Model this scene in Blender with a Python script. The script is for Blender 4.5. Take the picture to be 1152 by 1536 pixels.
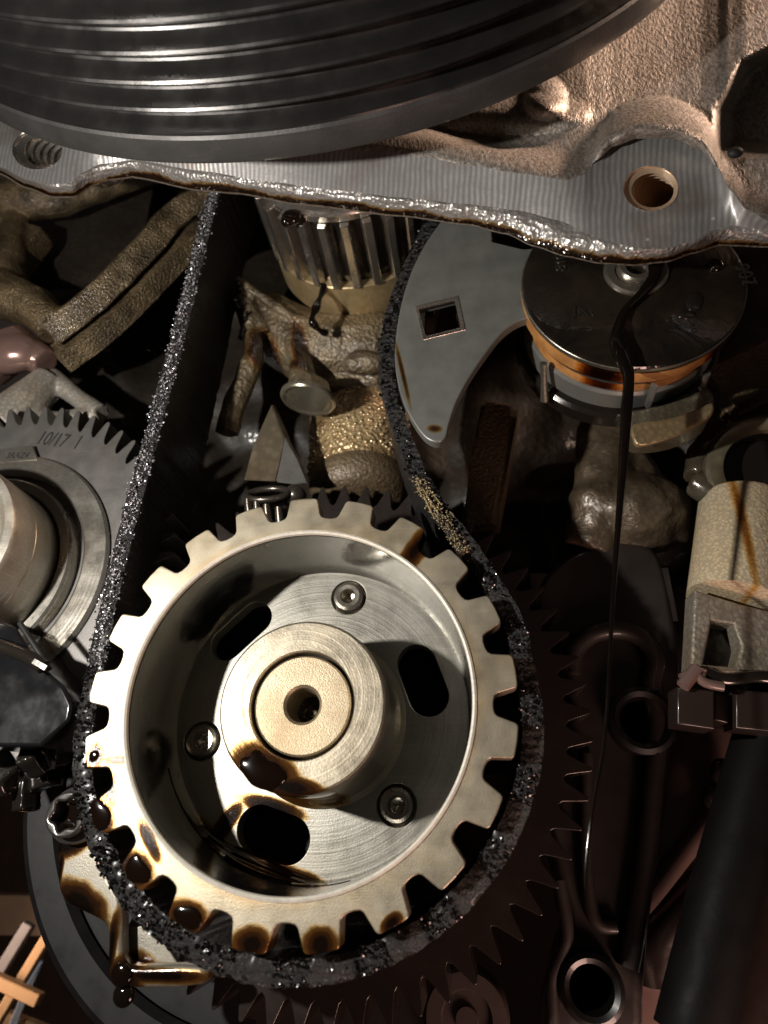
import bpy, bmesh, math, random
import numpy as np
from mathutils import Vector, Matrix, noise
R_ = math.radians
random.seed(7)
for o in list(bpy.data.objects): bpy.data.objects.remove(o)
SC = bpy.context.scene
COL = SC.collection

# ------------------------------------------------------------------ camera
F_PX, VPX, VPY = 1000.0, 715.4, 1234.0          # measured on the photo: focal length and where the engine's axis vanishes
def cam_basis():
    v = Vector((VPX - 576, -(VPY - 768), F_PX)).normalized()
    sp = v.x; ct = v.z / math.sqrt(1 - sp * sp)
    ps, th = math.asin(sp), math.acos(ct)
    r = Vector((math.cos(ps), math.sin(ps), 0))
    f = Vector((-math.sin(ps) * math.cos(th), math.cos(ps) * math.cos(th), math.sin(th)))
    return r, f, r.cross(f)
CR, CF, CU = cam_basis()
cd = bpy.data.cameras.new('camera'); cam = bpy.data.objects.new('camera', cd); COL.objects.link(cam)
cam.matrix_world = Matrix(((CR.x, CU.x, -CF.x, 0), (CR.y, CU.y, -CF.y, 0), (CR.z, CU.z, -CF.z, 0), (0, 0, 0, 1)))
cd.sensor_fit = 'VERTICAL'; cd.sensor_height = 36; cd.lens = F_PX / 1536 * 36
cd.clip_start = 0.005; cd.clip_end = 20
cd.dof.use_dof = True; cd.dof.focus_distance = 0.25; cd.dof.aperture_fstop = 10
SC.camera = cam

# ------------------------------------------------------------------ world, lamps, exposure
w = bpy.data.worlds.new('World'); SC.world = w; w.use_nodes = True
bg = w.node_tree.nodes['Background']
bg.inputs[0].default_value = (0.85, 0.64, 0.55, 1); bg.inputs[1].default_value = 0.019
SC.view_settings.view_transform = 'Standard'; SC.view_settings.look = 'None'
SC.view_settings.exposure = 0.22; SC.view_settings.gamma = 1
def lamp(name, loc, aim, power, size, col, spread=180):
    d = bpy.data.lights.new(name, 'AREA'); d.shape = 'DISK'; d.size = size; d.energy = power; d.color = col; d.spread = R_(spread)
    o = bpy.data.objects.new(name, d); COL.objects.link(o)
    o.location = Vector(loc) * .001
    o.rotation_euler = (Vector(aim) - Vector(loc)).to_track_quat('-Z', 'Y').to_euler()
    return o
lamp('torch', (-207, 14, 54), (-20, 230, 120), 1.05, .011, (1.0, .95, .88))
lamp('garage_lamp', (400, 98, 455), (120, 185, 340), .30, .07, (1.0, .70, .52), 34)
lamp('under_lamp', (130, 190, -230), (20, 300, 0), .16, .12, (1.0, .62, .50), 90)
lamp('slat_fill', (-430, 385, -40), (-260, 490, -70), .10, .06, (1.0, .72, .52), 50)  # unseen fill added behind the engine to light the slats
SC.cycles.use_denoising = True
SC.cycles.max_bounces = 8
SC.cycles.sample_clamp_indirect = 4

# ------------------------------------------------------------------ helpers (millimetres in, metres out)
def W(px, py, Y):
    """the point on the plane at depth Y mm that the photograph shows at px, py"""
    d = CF + CR * ((px - 576) / F_PX) - CU * ((py - 768) / F_PX)
    return d * (Y / d.y)
def WL(pts, Y): return [W(p[0], p[1], p[2] if len(p) > 2 else Y) for p in pts]
def catmull(P, n=6, closed=False):
    P = [Vector(p) for p in P]; N = len(P); out = []
    rng = range(N if closed else N - 1)
    for i in rng:
        g = (lambda k: P[k % N]) if closed else (lambda k: P[max(0, min(N - 1, k))])
        a, b, c, d = g(i - 1), g(i), g(i + 1), g(i + 2)
        for k in range(n):
            t = k / n
            out.append(.5 * ((2 * b) + (c - a) * t + (2 * a - 5 * b + 4 * c - d) * t * t + (3 * b - a - 3 * c + d) * t ** 3))
    if not closed: out.append(P[-1])
    return out
def circ3(p, q, s):
    A = np.array([[2 * v[0], 2 * v[2], 1] for v in (p, q, s)]); b = np.array([v[0] ** 2 + v[2] ** 2 for v in (p, q, s)])
    k = np.linalg.solve(A, b); return k[0], k[1], math.sqrt(k[2] + k[0] ** 2 + k[1] ** 2)
def thing(name, label, cat, loc, group=None):
    o = bpy.data.objects.new(name, None); COL.objects.link(o); o.empty_display_size = .01
    o.location = Vector(loc) * .001
    o['label'] = label; o['category'] = cat
    if group: o['group'] = group
    return o
def tag(o, label=None, cat=None, group=None, kind=None):
    for k, v in (('label', label), ('category', cat), ('group', group), ('kind', kind)):
        if v: o[k] = v
    return o
def link(name, me, mat, root=None, loc=None):
    """mesh in world mm -> object; origin at its thing's root, or at loc for single-mesh things"""
    org = Vector(root.location) * 1000 if root is not None else Vector(loc if loc is not None else (0, 0, 0))
    if root is not None and root.parent is not None: org = org + Vector(root.parent.location) * 1000
    me.transform(Matrix.Scale(.001, 4) @ Matrix.Translation(-org))
    o = bpy.data.objects.new(name, me); COL.objects.link(o)
    if root is not None: o.parent = root
    else: o.location = org * .001
    if mat: me.materials.append(mat)
    return o
def smooth(bm, ang=32):
    for f in bm.faces: f.smooth = True
    for e in bm.edges:
        if len(e.link_faces) == 2: e.smooth = e.calc_face_angle(0) < R_(ang)
def fin(bm, name, mat, root=None, ang=32, loc=None, recalc=True):
    if recalc: bmesh.ops.recalc_face_normals(bm, faces=bm.faces)
    smooth(bm, ang)
    me = bpy.data.meshes.new(name); bm.to_mesh(me); bm.free()
    return link(name, me, mat, root, loc)
def plate(name, outline, holes, Y, thick, bevel, mat, root=None, ang=32, loc=None, bres=2, rough=0):
    """a flat plate facing the camera: outline and holes are lists of points (x, z used), front face at depth Y"""
    cu = bpy.data.curves.new(name, 'CURVE'); cu.dimensions = '2D'; cu.fill_mode = 'BOTH'
    for poly in [outline] + list(holes):
        s = cu.splines.new('POLY'); s.points.add(len(poly) - 1); s.use_cyclic_u = True
        for p, q in zip(s.points, poly): p.co = (q[0], q[2] if len(q) > 2 else q[1], 0, 1)
    cu.extrude = thick / 2 - bevel; cu.bevel_depth = bevel; cu.bevel_resolution = bres; cu.offset = -bevel
    o = bpy.data.objects.new('tmp', cu); COL.objects.link(o)
    dg = bpy.context.evaluated_depsgraph_get(); me = bpy.data.meshes.new_from_object(o.evaluated_get(dg))
    bpy.data.objects.remove(o); bpy.data.curves.remove(cu)
    me.transform(Matrix(((1, 0, 0, 0), (0, 0, -1, Y + thick / 2), (0, 1, 0, 0), (0, 0, 0, 1))))
    bm = bmesh.new(); bm.from_mesh(me); bpy.data.meshes.remove(me)
    bmesh.ops.remove_doubles(bm, verts=bm.verts, dist=1e-4)
    o = fin(bm, name, mat, root, ang, loc)
    wn = o.modifiers.new('weighted', 'WEIGHTED_NORMAL'); wn.weight = 100; wn.keep_sharp = True
    return o
def text_mesh(s, size, M, thick=.3, shear=0, xs=1):
    cu = bpy.data.curves.new('t', 'FONT'); cu.body = s; cu.size = size; cu.extrude = thick / 2; cu.align_x = 'CENTER'; cu.align_y = 'CENTER'; cu.shear = shear
    o = bpy.data.objects.new('tmp', cu); COL.objects.link(o)
    dg = bpy.context.evaluated_depsgraph_get(); me = bpy.data.meshes.new_from_object(o.evaluated_get(dg))
    bpy.data.objects.remove(o); bpy.data.curves.remove(cu)
    me.transform(M @ Matrix.Diagonal((xs, 1, 1, 1))); return me
def face_frame(px, py, Y, rot=0):
    """frame for things printed on a face square to the engine's axis"""
    p = W(px, py, Y)
    return Matrix.Translation(p) @ Matrix(((1, 0, 0, 0), (0, 0, -1, 0), (0, 1, 0, 0), (0, 0, 0, 1))) @ Matrix.Rotation(R_(rot), 4, 'Z')
def axis_frame(c, n=(0, 1, 0)):
    n = Vector(n).normalized(); a = Vector((1, 0, 0)); a = (a - n * a.dot(n)).normalized(); b = n.cross(a)
    return Vector(c), a, b, n
def lathe(name, prof, fr, mat, root=None, seg=96, closed=False, ang=32, loc=None, mod=None, a0=0, a1=2 * math.pi):
    """profile (radius, distance along the axis); mod(angle, r, h) may change the radius"""
    c, a, b, n = fr; bm = bmesh.new(); full = abs(a1 - a0 - 2 * math.pi) < 1e-6
    rings = []
    for (r, h) in prof:
        ring = []
        for k in range(seg + (0 if full else 1)):
            t = a0 + (a1 - a0) * k / seg; rr = mod(t, r, h) if mod else r
            ring.append(bm.verts.new(c + (a * math.cos(t) + b * math.sin(t)) * rr + n * h))
        rings.append(ring)
    m = len(rings)
    for i in range(m if closed else m - 1):
        A, B = rings[i], rings[(i + 1) % m]
        for k in range(seg):
            k2 = (k + 1) % len(A)
            bm.faces.new((A[k], A[k2], B[k2], B[k]))
    bmesh.ops.remove_doubles(bm, verts=bm.verts, dist=1e-5)
    return fin(bm, name, mat, root, ang, loc)
def add_ico(bm, c, r, sub=1, sc=(1, 1, 1), rot=None):
    M = Matrix.Translation(Vector(c)) @ (rot.to_4x4() if rot else Matrix.Identity(4)) @ Matrix.Diagonal((r * sc[0], r * sc[1], r * sc[2], 1))
    bmesh.ops.create_icosphere(bm, subdivisions=sub, radius=1, matrix=M)
def add_tube(bm, pts, rad, seg=12, caps=True, squash=1.0):
    pts = [Vector(p) for p in pts]; n = len(pts); rad = rad if isinstance(rad, (list, tuple)) else [rad] * n
    rings = []; up = Vector((0, 1, 0))
    for i, p in enumerate(pts):
        t = (pts[min(n - 1, i + 1)] - pts[max(0, i - 1)]).normalized()
        u = up - t * up.dot(t)
        if u.length < 1e-3: u = Vector((1, 0, 0)) - t * t.x
        u.normalize(); v = t.cross(u); up = u
        rings.append([bm.verts.new(p + (u * math.cos(2 * math.pi * k / seg) * squash + v * math.sin(2 * math.pi * k / seg)) * rad[i]) for k in range(seg)])
    for A, B in zip(rings, rings[1:]):
        for k in range(seg): bm.faces.new((A[k], A[(k + 1) % seg], B[(k + 1) % seg], B[k]))
    if caps: bm.faces.new(rings[0]); bm.faces.new(rings[-1][::-1])
def add_box(bm, c, size, rot=None):
    M = Matrix.Translation(Vector(c)) @ (rot.to_4x4() if rot else Matrix.Identity(4)) @ Matrix.Diagonal((size[0], size[1], size[2], 1))
    bmesh.ops.create_cube(bm, size=1, matrix=M)
def evald(bm, mods):
    me = bpy.data.meshes.new('tmp'); bm.to_mesh(me); bm.free()
    o = bpy.data.objects.new('tmp', me); COL.objects.link(o)
    for typ, kw in mods:
        m = o.modifiers.new(typ, typ)
        for k, v in kw.items(): setattr(m, k, v)
    dg = bpy.context.evaluated_depsgraph_get(); out = bpy.data.meshes.new_from_object(o.evaluated_get(dg))
    bpy.data.objects.remove(o); bpy.data.meshes.remove(me)
    return out
def organic(name, bm, mat, root=None, voxel=1.2, sm=6, wob=0, loc=None):
    """primitives in bm melted into one casting"""
    bmesh.ops.recalc_face_normals(bm, faces=bm.faces)
    me = evald(bm, [('REMESH', dict(mode='VOXEL', voxel_size=voxel)), ('SMOOTH', dict(factor=.5, iterations=sm))])
    b2 = bmesh.new(); b2.from_mesh(me); bpy.data.meshes.remove(me)
    if wob:
        b2.normal_update()
        for v in b2.verts: v.co += v.normal * wob * noise.noise(v.co * .12)
    return fin(b2, name, mat, root, 75, loc, recalc=False)

# ------------------------------------------------------------------ materials
class NT:
    def __init__(s, name):
        s.m = bpy.data.materials.new(name); s.m.use_nodes = True; s.t = s.m.node_tree; s.b = s.t.nodes['Principled BSDF']
        s.co = s.n('ShaderNodeTexCoord').outputs['Object']
    def n(s, typ, **kw):
        x = s.t.nodes.new(typ)
        for k, v in kw.items(): setattr(x, k, v)
        return x
    def put(s, sock, v):
        if hasattr(v, 'is_output') or isinstance(v, bpy.types.NodeSocket): s.t.links.new(v, sock)
        else: sock.default_value = v
    def math(s, op, a, b=0.0, clamp=False):
        x = s.n('ShaderNodeMath', operation=op, use_clamp=clamp); s.put(x.inputs[0], a); s.put(x.inputs[1], b); return x.outputs[0]
    def noise(s, scale, detail=3, rough=.55, co=None, dist=0):
        x = s.n('ShaderNodeTexNoise'); s.put(x.inputs['Vector'], co or s.co); x.inputs['Scale'].default_value = scale
        x.inputs['Detail'].default_value = detail; x.inputs['Roughness'].default_value = rough; x.inputs['Distortion'].default_value = dist
        return x.outputs['Fac']
    def voro(s, scale, feature='F1', co=None, out='Distance'):
        x = s.n('ShaderNodeTexVoronoi', feature=feature); s.put(x.inputs['Vector'], co or s.co); x.inputs['Scale'].default_value = scale
        return x.outputs[out]
    def ramp(s, fac, stops, interp='LINEAR'):
        x = s.n('ShaderNodeValToRGB'); x.color_ramp.interpolation = interp; s.put(x.inputs[0], fac)
        e = x.color_ramp.elements
        while len(e) < len(stops): e.new(.5)
        for k, (p, c) in enumerate(stops): e[k].position = p; e[k].color = c if len(c) == 4 else (*c, 1)
        return x.outputs[0]
    def rng(s, v, a, b, c=0.0, d=1.0, smooth=False):
        x = s.n('ShaderNodeMapRange', interpolation_type='SMOOTHSTEP' if smooth else 'LINEAR'); s.put(x.inputs[0], v)
        for k, q in enumerate((a, b, c, d)): s.put(x.inputs[k + 1], q)
        return x.outputs[0]
    def mix(s, f, a, b):
        x = s.n('ShaderNodeMix', data_type='RGBA'); s.put(x.inputs[0], f); s.put(x.inputs[6], a if not isinstance(a, tuple) else (*a, 1)); s.put(x.inputs[7], b if not isinstance(b, tuple) else (*b, 1))
        return x.outputs[2]
    def bump(s, h, strength, dist, prev=None):
        x = s.n('ShaderNodeBump'); s.put(x.inputs['Height'], h); x.inputs['Strength'].default_value = strength; x.inputs['Distance'].default_value = dist
        if prev is not None: s.t.links.new(prev, x.inputs['Normal'])
        return x.outputs[0]
    def mapping(s, scale=(1, 1, 1), rot=(0, 0, 0), loc=(0, 0, 0)):
        x = s.n('ShaderNodeMapping'); s.t.links.new(s.co, x.inputs[0]); x.inputs['Scale'].default_value = scale; x.inputs['Rotation'].default_value = rot; x.inputs['Location'].default_value = loc
        return x.outputs[0]
    def out(s, color=None, rough=None, metal=None, normal=None, coat=None, coat_r=.05, spec=None, coat_n=None):
        b = s.b
        if color is not None: s.put(b.inputs['Base Color'], (*color, 1) if isinstance(color, tuple) and len(color) == 3 else color)
        if rough is not None: s.put(b.inputs['Roughness'], rough)
        if metal is not None: s.put(b.inputs['Metallic'], metal)
        if normal is not None: s.put(b.inputs['Normal'], normal)
        if coat is not None: s.put(b.inputs['Coat Weight'], coat); b.inputs['Coat Roughness'].default_value = coat_r; b.inputs['Coat IOR'].default_value = 1.47
        if coat_n is not None: s.put(b.inputs['Coat Normal'], coat_n)
        if spec is not None: b.inputs['Specular IOR Level'].default_value = spec
        return s.m
    def blobs(s, L, wob=.35, wscale=160):
        """oil stains and one shade patch: list of (x, z, rx, rz, angle) in metres from the origin -> 0..1 mask"""
        sep = s.n('ShaderNodeSeparateXYZ'); s.t.links.new(s.co, sep.inputs[0]); X, Z = sep.outputs[0], sep.outputs[2]
        nz = s.math('MULTIPLY', s.math('SUBTRACT', s.noise(wscale, 3), .5), wob * 2); acc = None
        for (x, z, rx, rz, an) in L:
            c, q = math.cos(R_(an)), math.sin(R_(an))
            dx, dz = s.math('SUBTRACT', X, x), s.math('SUBTRACT', Z, z)
            u = s.math('DIVIDE', s.math('ADD', s.math('MULTIPLY', dx, c), s.math('MULTIPLY', dz, q)), rx)
            v = s.math('DIVIDE', s.math('SUBTRACT', s.math('MULTIPLY', dz, c), s.math('MULTIPLY', dx, q)), rz)
            d = s.math('SQRT', s.math('ADD', s.math('MULTIPLY', u, u), s.math('MULTIPLY', v, v)))
            acc = d if acc is None else s.math('MINIMUM', acc, d)
        return s.rng(s.math('ADD', acc, nz), 1.45, .45)
AMBER = [(0.0, (0, 0, 0))]
def oiled(t, mask, base, rough, metal):
    """a film of dark oil over metal: amber where thin, near black where thick"""
    film = t.ramp(mask, [(0, (1, 1, 1)), (.18, (.86, .62, .30)), (.38, (.42, .19, .05)), (.62, (.09, .035, .012)), (1, (.012, .006, .004))])
    x = t.n('ShaderNodeMix', data_type='RGBA', blend_type='MULTIPLY'); x.inputs[0].default_value = 1; t.put(x.inputs[6], base if not isinstance(base, tuple) else (*base, 1)); t.put(x.inputs[7], film)
    r = t.rng(mask, .1, .6, rough, .12); m = t.rng(mask, .3, .8, metal, .2)
    return x.outputs[2], r, m, t.rng(mask, .12, .4, 0, 1)
def steel(name, base=(.56, .54, .50), rough=.4, metal=.85, turned=0, grain=900, gs=.12, stains=(), dirt=.35, tint=(.42, .30, .14), band=None, wob=.35):
    t = NT(name)
    big = t.noise(45, 4, .6); fine = t.noise(grain, 2)
    col = t.mix(t.math('MULTIPLY', t.rng(big, .45, .75), dirt), base, tuple(b * k for b, k in zip(base, (.80, .66, .45))))
    if band:                                                    # brown varnish baked on along a ring (r0, r1)
        sep = t.n('ShaderNodeSeparateXYZ'); t.t.links.new(t.co, sep.inputs[0])
        rr = t.math('SQRT', t.math('ADD', t.math('POWER', sep.outputs[0], 2), t.math('POWER', sep.outputs[2], 2)))
        rr = t.math('ADD', rr, t.math('MULTIPLY', t.math('SUBTRACT', t.noise(70, 3), .5), .006))
        bm_ = t.math('MULTIPLY', t.rng(rr, band[0] + band[1], band[0], 0, 1, True), t.rng(t.noise(28, 2), .35, .65))
        col = t.mix(t.math('MULTIPLY', bm_, .75), col, (.40, .25, .09))
    col = t.mix(t.math('MULTIPLY', t.rng(fine, .35, .7), .35), col, tuple(b * .55 for b in base))
    h = fine
    if turned:
        sep = t.n('ShaderNodeSeparateXYZ'); t.t.links.new(t.co, sep.inputs[0])
        rr = t.math('SQRT', t.math('ADD', t.math('POWER', sep.outputs[0], 2), t.math('POWER', sep.outputs[2], 2)))
        cx = t.n('ShaderNodeCombineXYZ'); t.put(cx.inputs[0], rr); t.put(cx.inputs[1], t.math('MULTIPLY', t.noise(18, 1), .0007))
        rings = t.noise(turned, 3, .7, co=cx.outputs[0]); h = t.math('ADD', t.math('MULTIPLY', rings, 1.2), t.math('MULTIPLY', fine, .35))
        col = t.mix(t.math('MULTIPLY', t.rng(rings, .4, .7), .35), col, tuple(b * .6 for b in base))
    for rot, sc in ((35, 1.0), (-20, 1.3), (78, .8)):               # fine scratches
        ln = t.noise(60 * sc, 2, .5, co=t.mapping((.35, 1, 40), (0, R_(rot), 0)))
        col = t.mix(t.math('MULTIPLY', t.rng(ln, .66, .72), .30), col, tuple(min(1, b * 1.5) for b in base))
    nrm = t.bump(h, gs, .0012)
    rg = t.rng(t.noise(120, 3), .3, .7, rough - .08, rough + .08)
    if stains:
        mask = t.blobs(stains, wob); c, r, m, ct = oiled(t, mask, col, rg, metal)
        x = t.n('ShaderNodeMix', data_type='FLOAT'); t.put(x.inputs[0], t.rng(mask, .1, .4)); t.put(x.inputs[2], rg); x.inputs[3].default_value = .13
        return t.out(c, x.outputs[0], m, nrm, ct, .04)
    return t.out(col, rg, metal, nrm)
def casting(name, base, wet=.6, scale=420, bs=.5, dist=.001, rough=.55, metal=.25, dark=.45, var=30, pits=True, coat_r=.12, stains=(), sk=1):
    t = NT(name)
    big = t.noise(var, 4, .6); n1 = t.noise(scale, 4, .6); v1 = t.voro(scale * .8)
    col = t.mix(t.rng(big, .35, .68), base, tuple(b * dark * k for b, k in zip(base, (1.05, .9, .72))))
    col = t.mix(t.math('MULTIPLY', t.rng(v1, .25, .6), .5), col, tuple(b * .4 for b in base))
    h = t.math('SUBTRACT', n1, t.math('MULTIPLY', v1, .6)) if pits else n1
    nrm = t.bump(h, bs, dist)
    wetm = t.math('MULTIPLY', t.rng(t.noise(var * 1.3, 2), .3, .6), wet)
    cn = t.bump(h, bs * .6, dist)
    if stains:
        mask = t.math('MULTIPLY', t.blobs(stains, .15), sk); c, r, m, ct = oiled(t, mask, col, rough, metal)
        return t.out(c, r, m, nrm, t.math('MAXIMUM', ct, wetm), coat_r, coat_n=cn)
    return t.out(col, rough, metal, nrm, wetm, coat_r, coat_n=cn)
def plain(name, col, rough=.4, metal=0, bump=0, scale=300, coat=0, var=.3, spec=.5, coat_r=.05):
    t = NT(name); n1 = t.noise(scale, 4); big = t.noise(40, 3)
    c = t.mix(t.math('MULTIPLY', t.rng(big, .3, .7), var), col, tuple(q * .4 for q in col))
    r = t.rng(t.noise(90, 3), .3, .7, max(.03, rough - .1), rough + .1)
    return t.out(c, r, metal, t.bump(n1, bump, .001) if bump else None, coat or None, coat_r, spec)
M = {}
M['oil'] = NT('dark_oil').out((.0045, .002, .001), .09, 0, None, 1.0, .02)
M['black_gloss'] = plain('black_wet_metal', (.022, .018, .015), .16, .4, .10, 160, .8, .3)
M['black_rubber'] = plain('black_rubber', (.004, .0037, .0035), .6, 0, .08, 900, 0, .15, .12)
M['black_void'] = plain('void_black', (.004, .0038, .0035), .6, 0, .1, 300)  # near black, shared by dark voids and inner parts
M['bright'] = steel('bright_steel', (.70, .67, .62), .24, .95, 0, 900, .05, dirt=.25)
M['lip_steel'] = steel('bright_turned_lip', (.80, .76, .66), .5, .45, 0, 900, .03, dirt=.2)
M['gear'] = steel('grey_gear_steel', (.30, .29, .275), .42, .7, 0, 1500, .06, dirt=.2)
M['lever'] = plain('grey_zinc_plate', (.20, .205, .19), .38, .45, .03, 800, .2, .25)
M['brown_cast'] = casting('oily_brown_casting', (.20, .145, .085), .7, 700, .7, .001, .5, .3)
M['gold_cast'] = casting('wet_golden_casting', (.36, .25, .13), 1, 330, 1.0, .0016, .35, .4, .6)
M['grey_cast'] = casting('grey_casting', (.42, .40, .36), .1, 700, .35, .0008, .55, .4, .75)
M['dark_cast'] = casting('shaded_oily_casting', (.045, .036, .028), .8, 300, .4, .001, .45, .2, .5)  # oily casting, darkened for the shade inside pockets and holes
M['block'] = casting('shaded_block_casting', (.030, .023, .016), .5, 260, .4, .001, .55, .1, .4)  # colour kept near black for the deep shade behind the parts
M['beige_cast'] = casting('beige_casting', (.52, .45, .33), .25, 800, .45, .0008, .5, .3, .8)
M['pink_plastic'] = plain('dusty_pink_plastic', (.18, .115, .10), .35, .1, .05, 200, .2, .5)
M['dim_plastic'] = plain('dim_brown_plastic', (.03, .02, .017), .32, .1, .04, 150, .3, .5)
M['wood'] = plain('bare_wood', (.50, .30, .15), .6, 0, .1, 200, 0, .4)
t = NT('amber_bronze_ring'); q_ = W(900, 562, 222) - Vector((73.8, 215, 199.3)); q2 = W(1090, 520, 222) - Vector((73.8, 215, 199.3))
m_ = t.blobs([(q_.x * .001, q_.z * .001, .0085, .006, 0), (q2.x * .001, q2.z * .001, .006, .010, -30)], .3, 220)
c, r, mm, ct = oiled(t, m_, t.mix(t.rng(t.noise(120, 3), .4, .7), (.55, .27, .09), (.33, .14, .045)), .36, .3)
M['orange'] = t.out(c, r, mm, None, ct, .05)

# ------------------------------------------------------------------ setting: block behind everything, floor beyond
SPR = Vector((-57.3, 220, 38.1)); RT = 72.55                    # sprocket centre on its front plane, tooth tip radius
def back_wall():
    bm = bmesh.new(); nx, nz = 90, 110; g = []
    for j in range(nz + 1):
        row = []
        for i in range(nx + 1):
            px, py = 60 + 1240 * i / nx, -250 + 1330 * j / nz
            y = 318 + 16 * noise.noise(Vector((px * .006, py * .006, 3))) + 8 * noise.noise(Vector((px * .017, py * .017, 8)))
            row.append(bm.verts.new(W(px, py, y)))
        g.append(row)
    for j in range(nz):
        for i in range(nx): bm.faces.new((g[j][i], g[j][i + 1], g[j + 1][i + 1], g[j + 1][i]))
    ext = bmesh.ops.extrude_face_region(bm, geom=bm.faces[:])
    for v in ext['geom']:
        if isinstance(v, bmesh.types.BMVert): v.co.y += 40
    o = fin(bm, 'engine_block', M['block'], None, 80); tag(o, kind='structure')
back_wall()
bm = bmesh.new(); add_box(bm, (0, 1500, -700), (6000, 20, 3000)); 
o = fin(bm, 'garage_wall', plain('dim_brown_wall', (.16, .10, .07), .8, 0, .1, 5)); tag(o, kind='structure')

# ------------------------------------------------------------------ front cover with its cut flange
def lerp_curve(pts):
    xs = [p[0] for p in pts]
    def f(x):
        if x <= xs[0]: return pts[0][1]
        for a, b in zip(pts, pts[1:]):
            if x <= b[0]:
                t = (x - a[0]) / (b[0] - a[0]); t = t * t * (3 - 2 * t) * .5 + t * .5
                return a[1] + (b[1] - a[1]) * t
        return pts[-1][1]
    return f
FT = lerp_curve([(-80, 150), (0, 170), (150, 208), (400, 226), (560, 226), (640, 236), (700, 248), (780, 260), (850, 270), (876, 262), (895, 240), (920, 220), (955, 208), (1010, 208), (1050, 224), (1075, 250), (1095, 285), (1120, 315), (1160, 335), (1260, 350)])
FB = lerp_curve([(-80, 235), (0, 250), (40, 268), (75, 277), (105, 274), (125, 258), (150, 246), (200, 240), (300, 256), (400, 272), (500, 285), (600, 296), (700, 306), (780, 316), (840, 331), (880, 350), (910, 362), (950, 371), (1000, 371), (1040, 362), (1070, 345), (1100, 338), (1160, 348), (1260, 362)])
LB = lerp_curve([(-80, 252), (0, 262), (40, 283), (80, 297), (110, 297), (140, 279), (165, 271), (200, 267), (300, 287), (360, 292), (450, 308), (600, 325), (700, 338), (760, 352), (800, 370), (850, 386), (900, 396), (950, 399), (1000, 394), (1040, 381), (1080, 369), (1160, 372), (1260, 380)])
def ssm(a, b, x):
    t = max(0, min(1, (x - a) / (b - a))); return t * t * (3 - 2 * t)
YT, YB, YL = 180.0, 187.0, 193.0
def wall_y(px, py, h):
    """depth of the cover's outer wall; h = height in px above the cut face"""
    y = YT - 1.2 * math.sin(min(1, h / 14) * math.pi / 2) if h < 24 else YT - 1.2 + 13 * ssm(24, 46, h)
    y -= .045 * max(0, h - 60)
    lip = ssm(690, 900, px)                                      # the lip fades out where the boss begins
    flat = YT + 6 * ssm(4, 40, h) - .035 * max(0, h - 60)
    y = y * (1 - lip) + flat * lip
    cx, cy = 984, 238                                            # boss behind the threaded hole
    dx = px - cx; dy = 0 if py > cy else (py - cy)
    d = math.hypot(dx, dy) / 94
    if d < 1: y -= 17 * math.sqrt(1 - d * d) * ssm(0, 40, h + 12) * .9
    d = math.hypot(px - 818, (py - 148) * 1.0) / 34
    if d < 1: y -= 6 * (1 - d * d) ** .7
    d = math.hypot((px - 760) / 130, (py - 170) / 34)
    if d < 1: y -= 5 * (1 - d * d)
    # hollow at the right edge
    e = min(px - 1075 - max(0, (165 - py)) * .55, 232 - py - (px - 1100) * -.02, (py - 100) + (px - 1100) * .5, 1225 - px)
    y += 24 * ssm(-6, 24, e)
    return y
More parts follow.
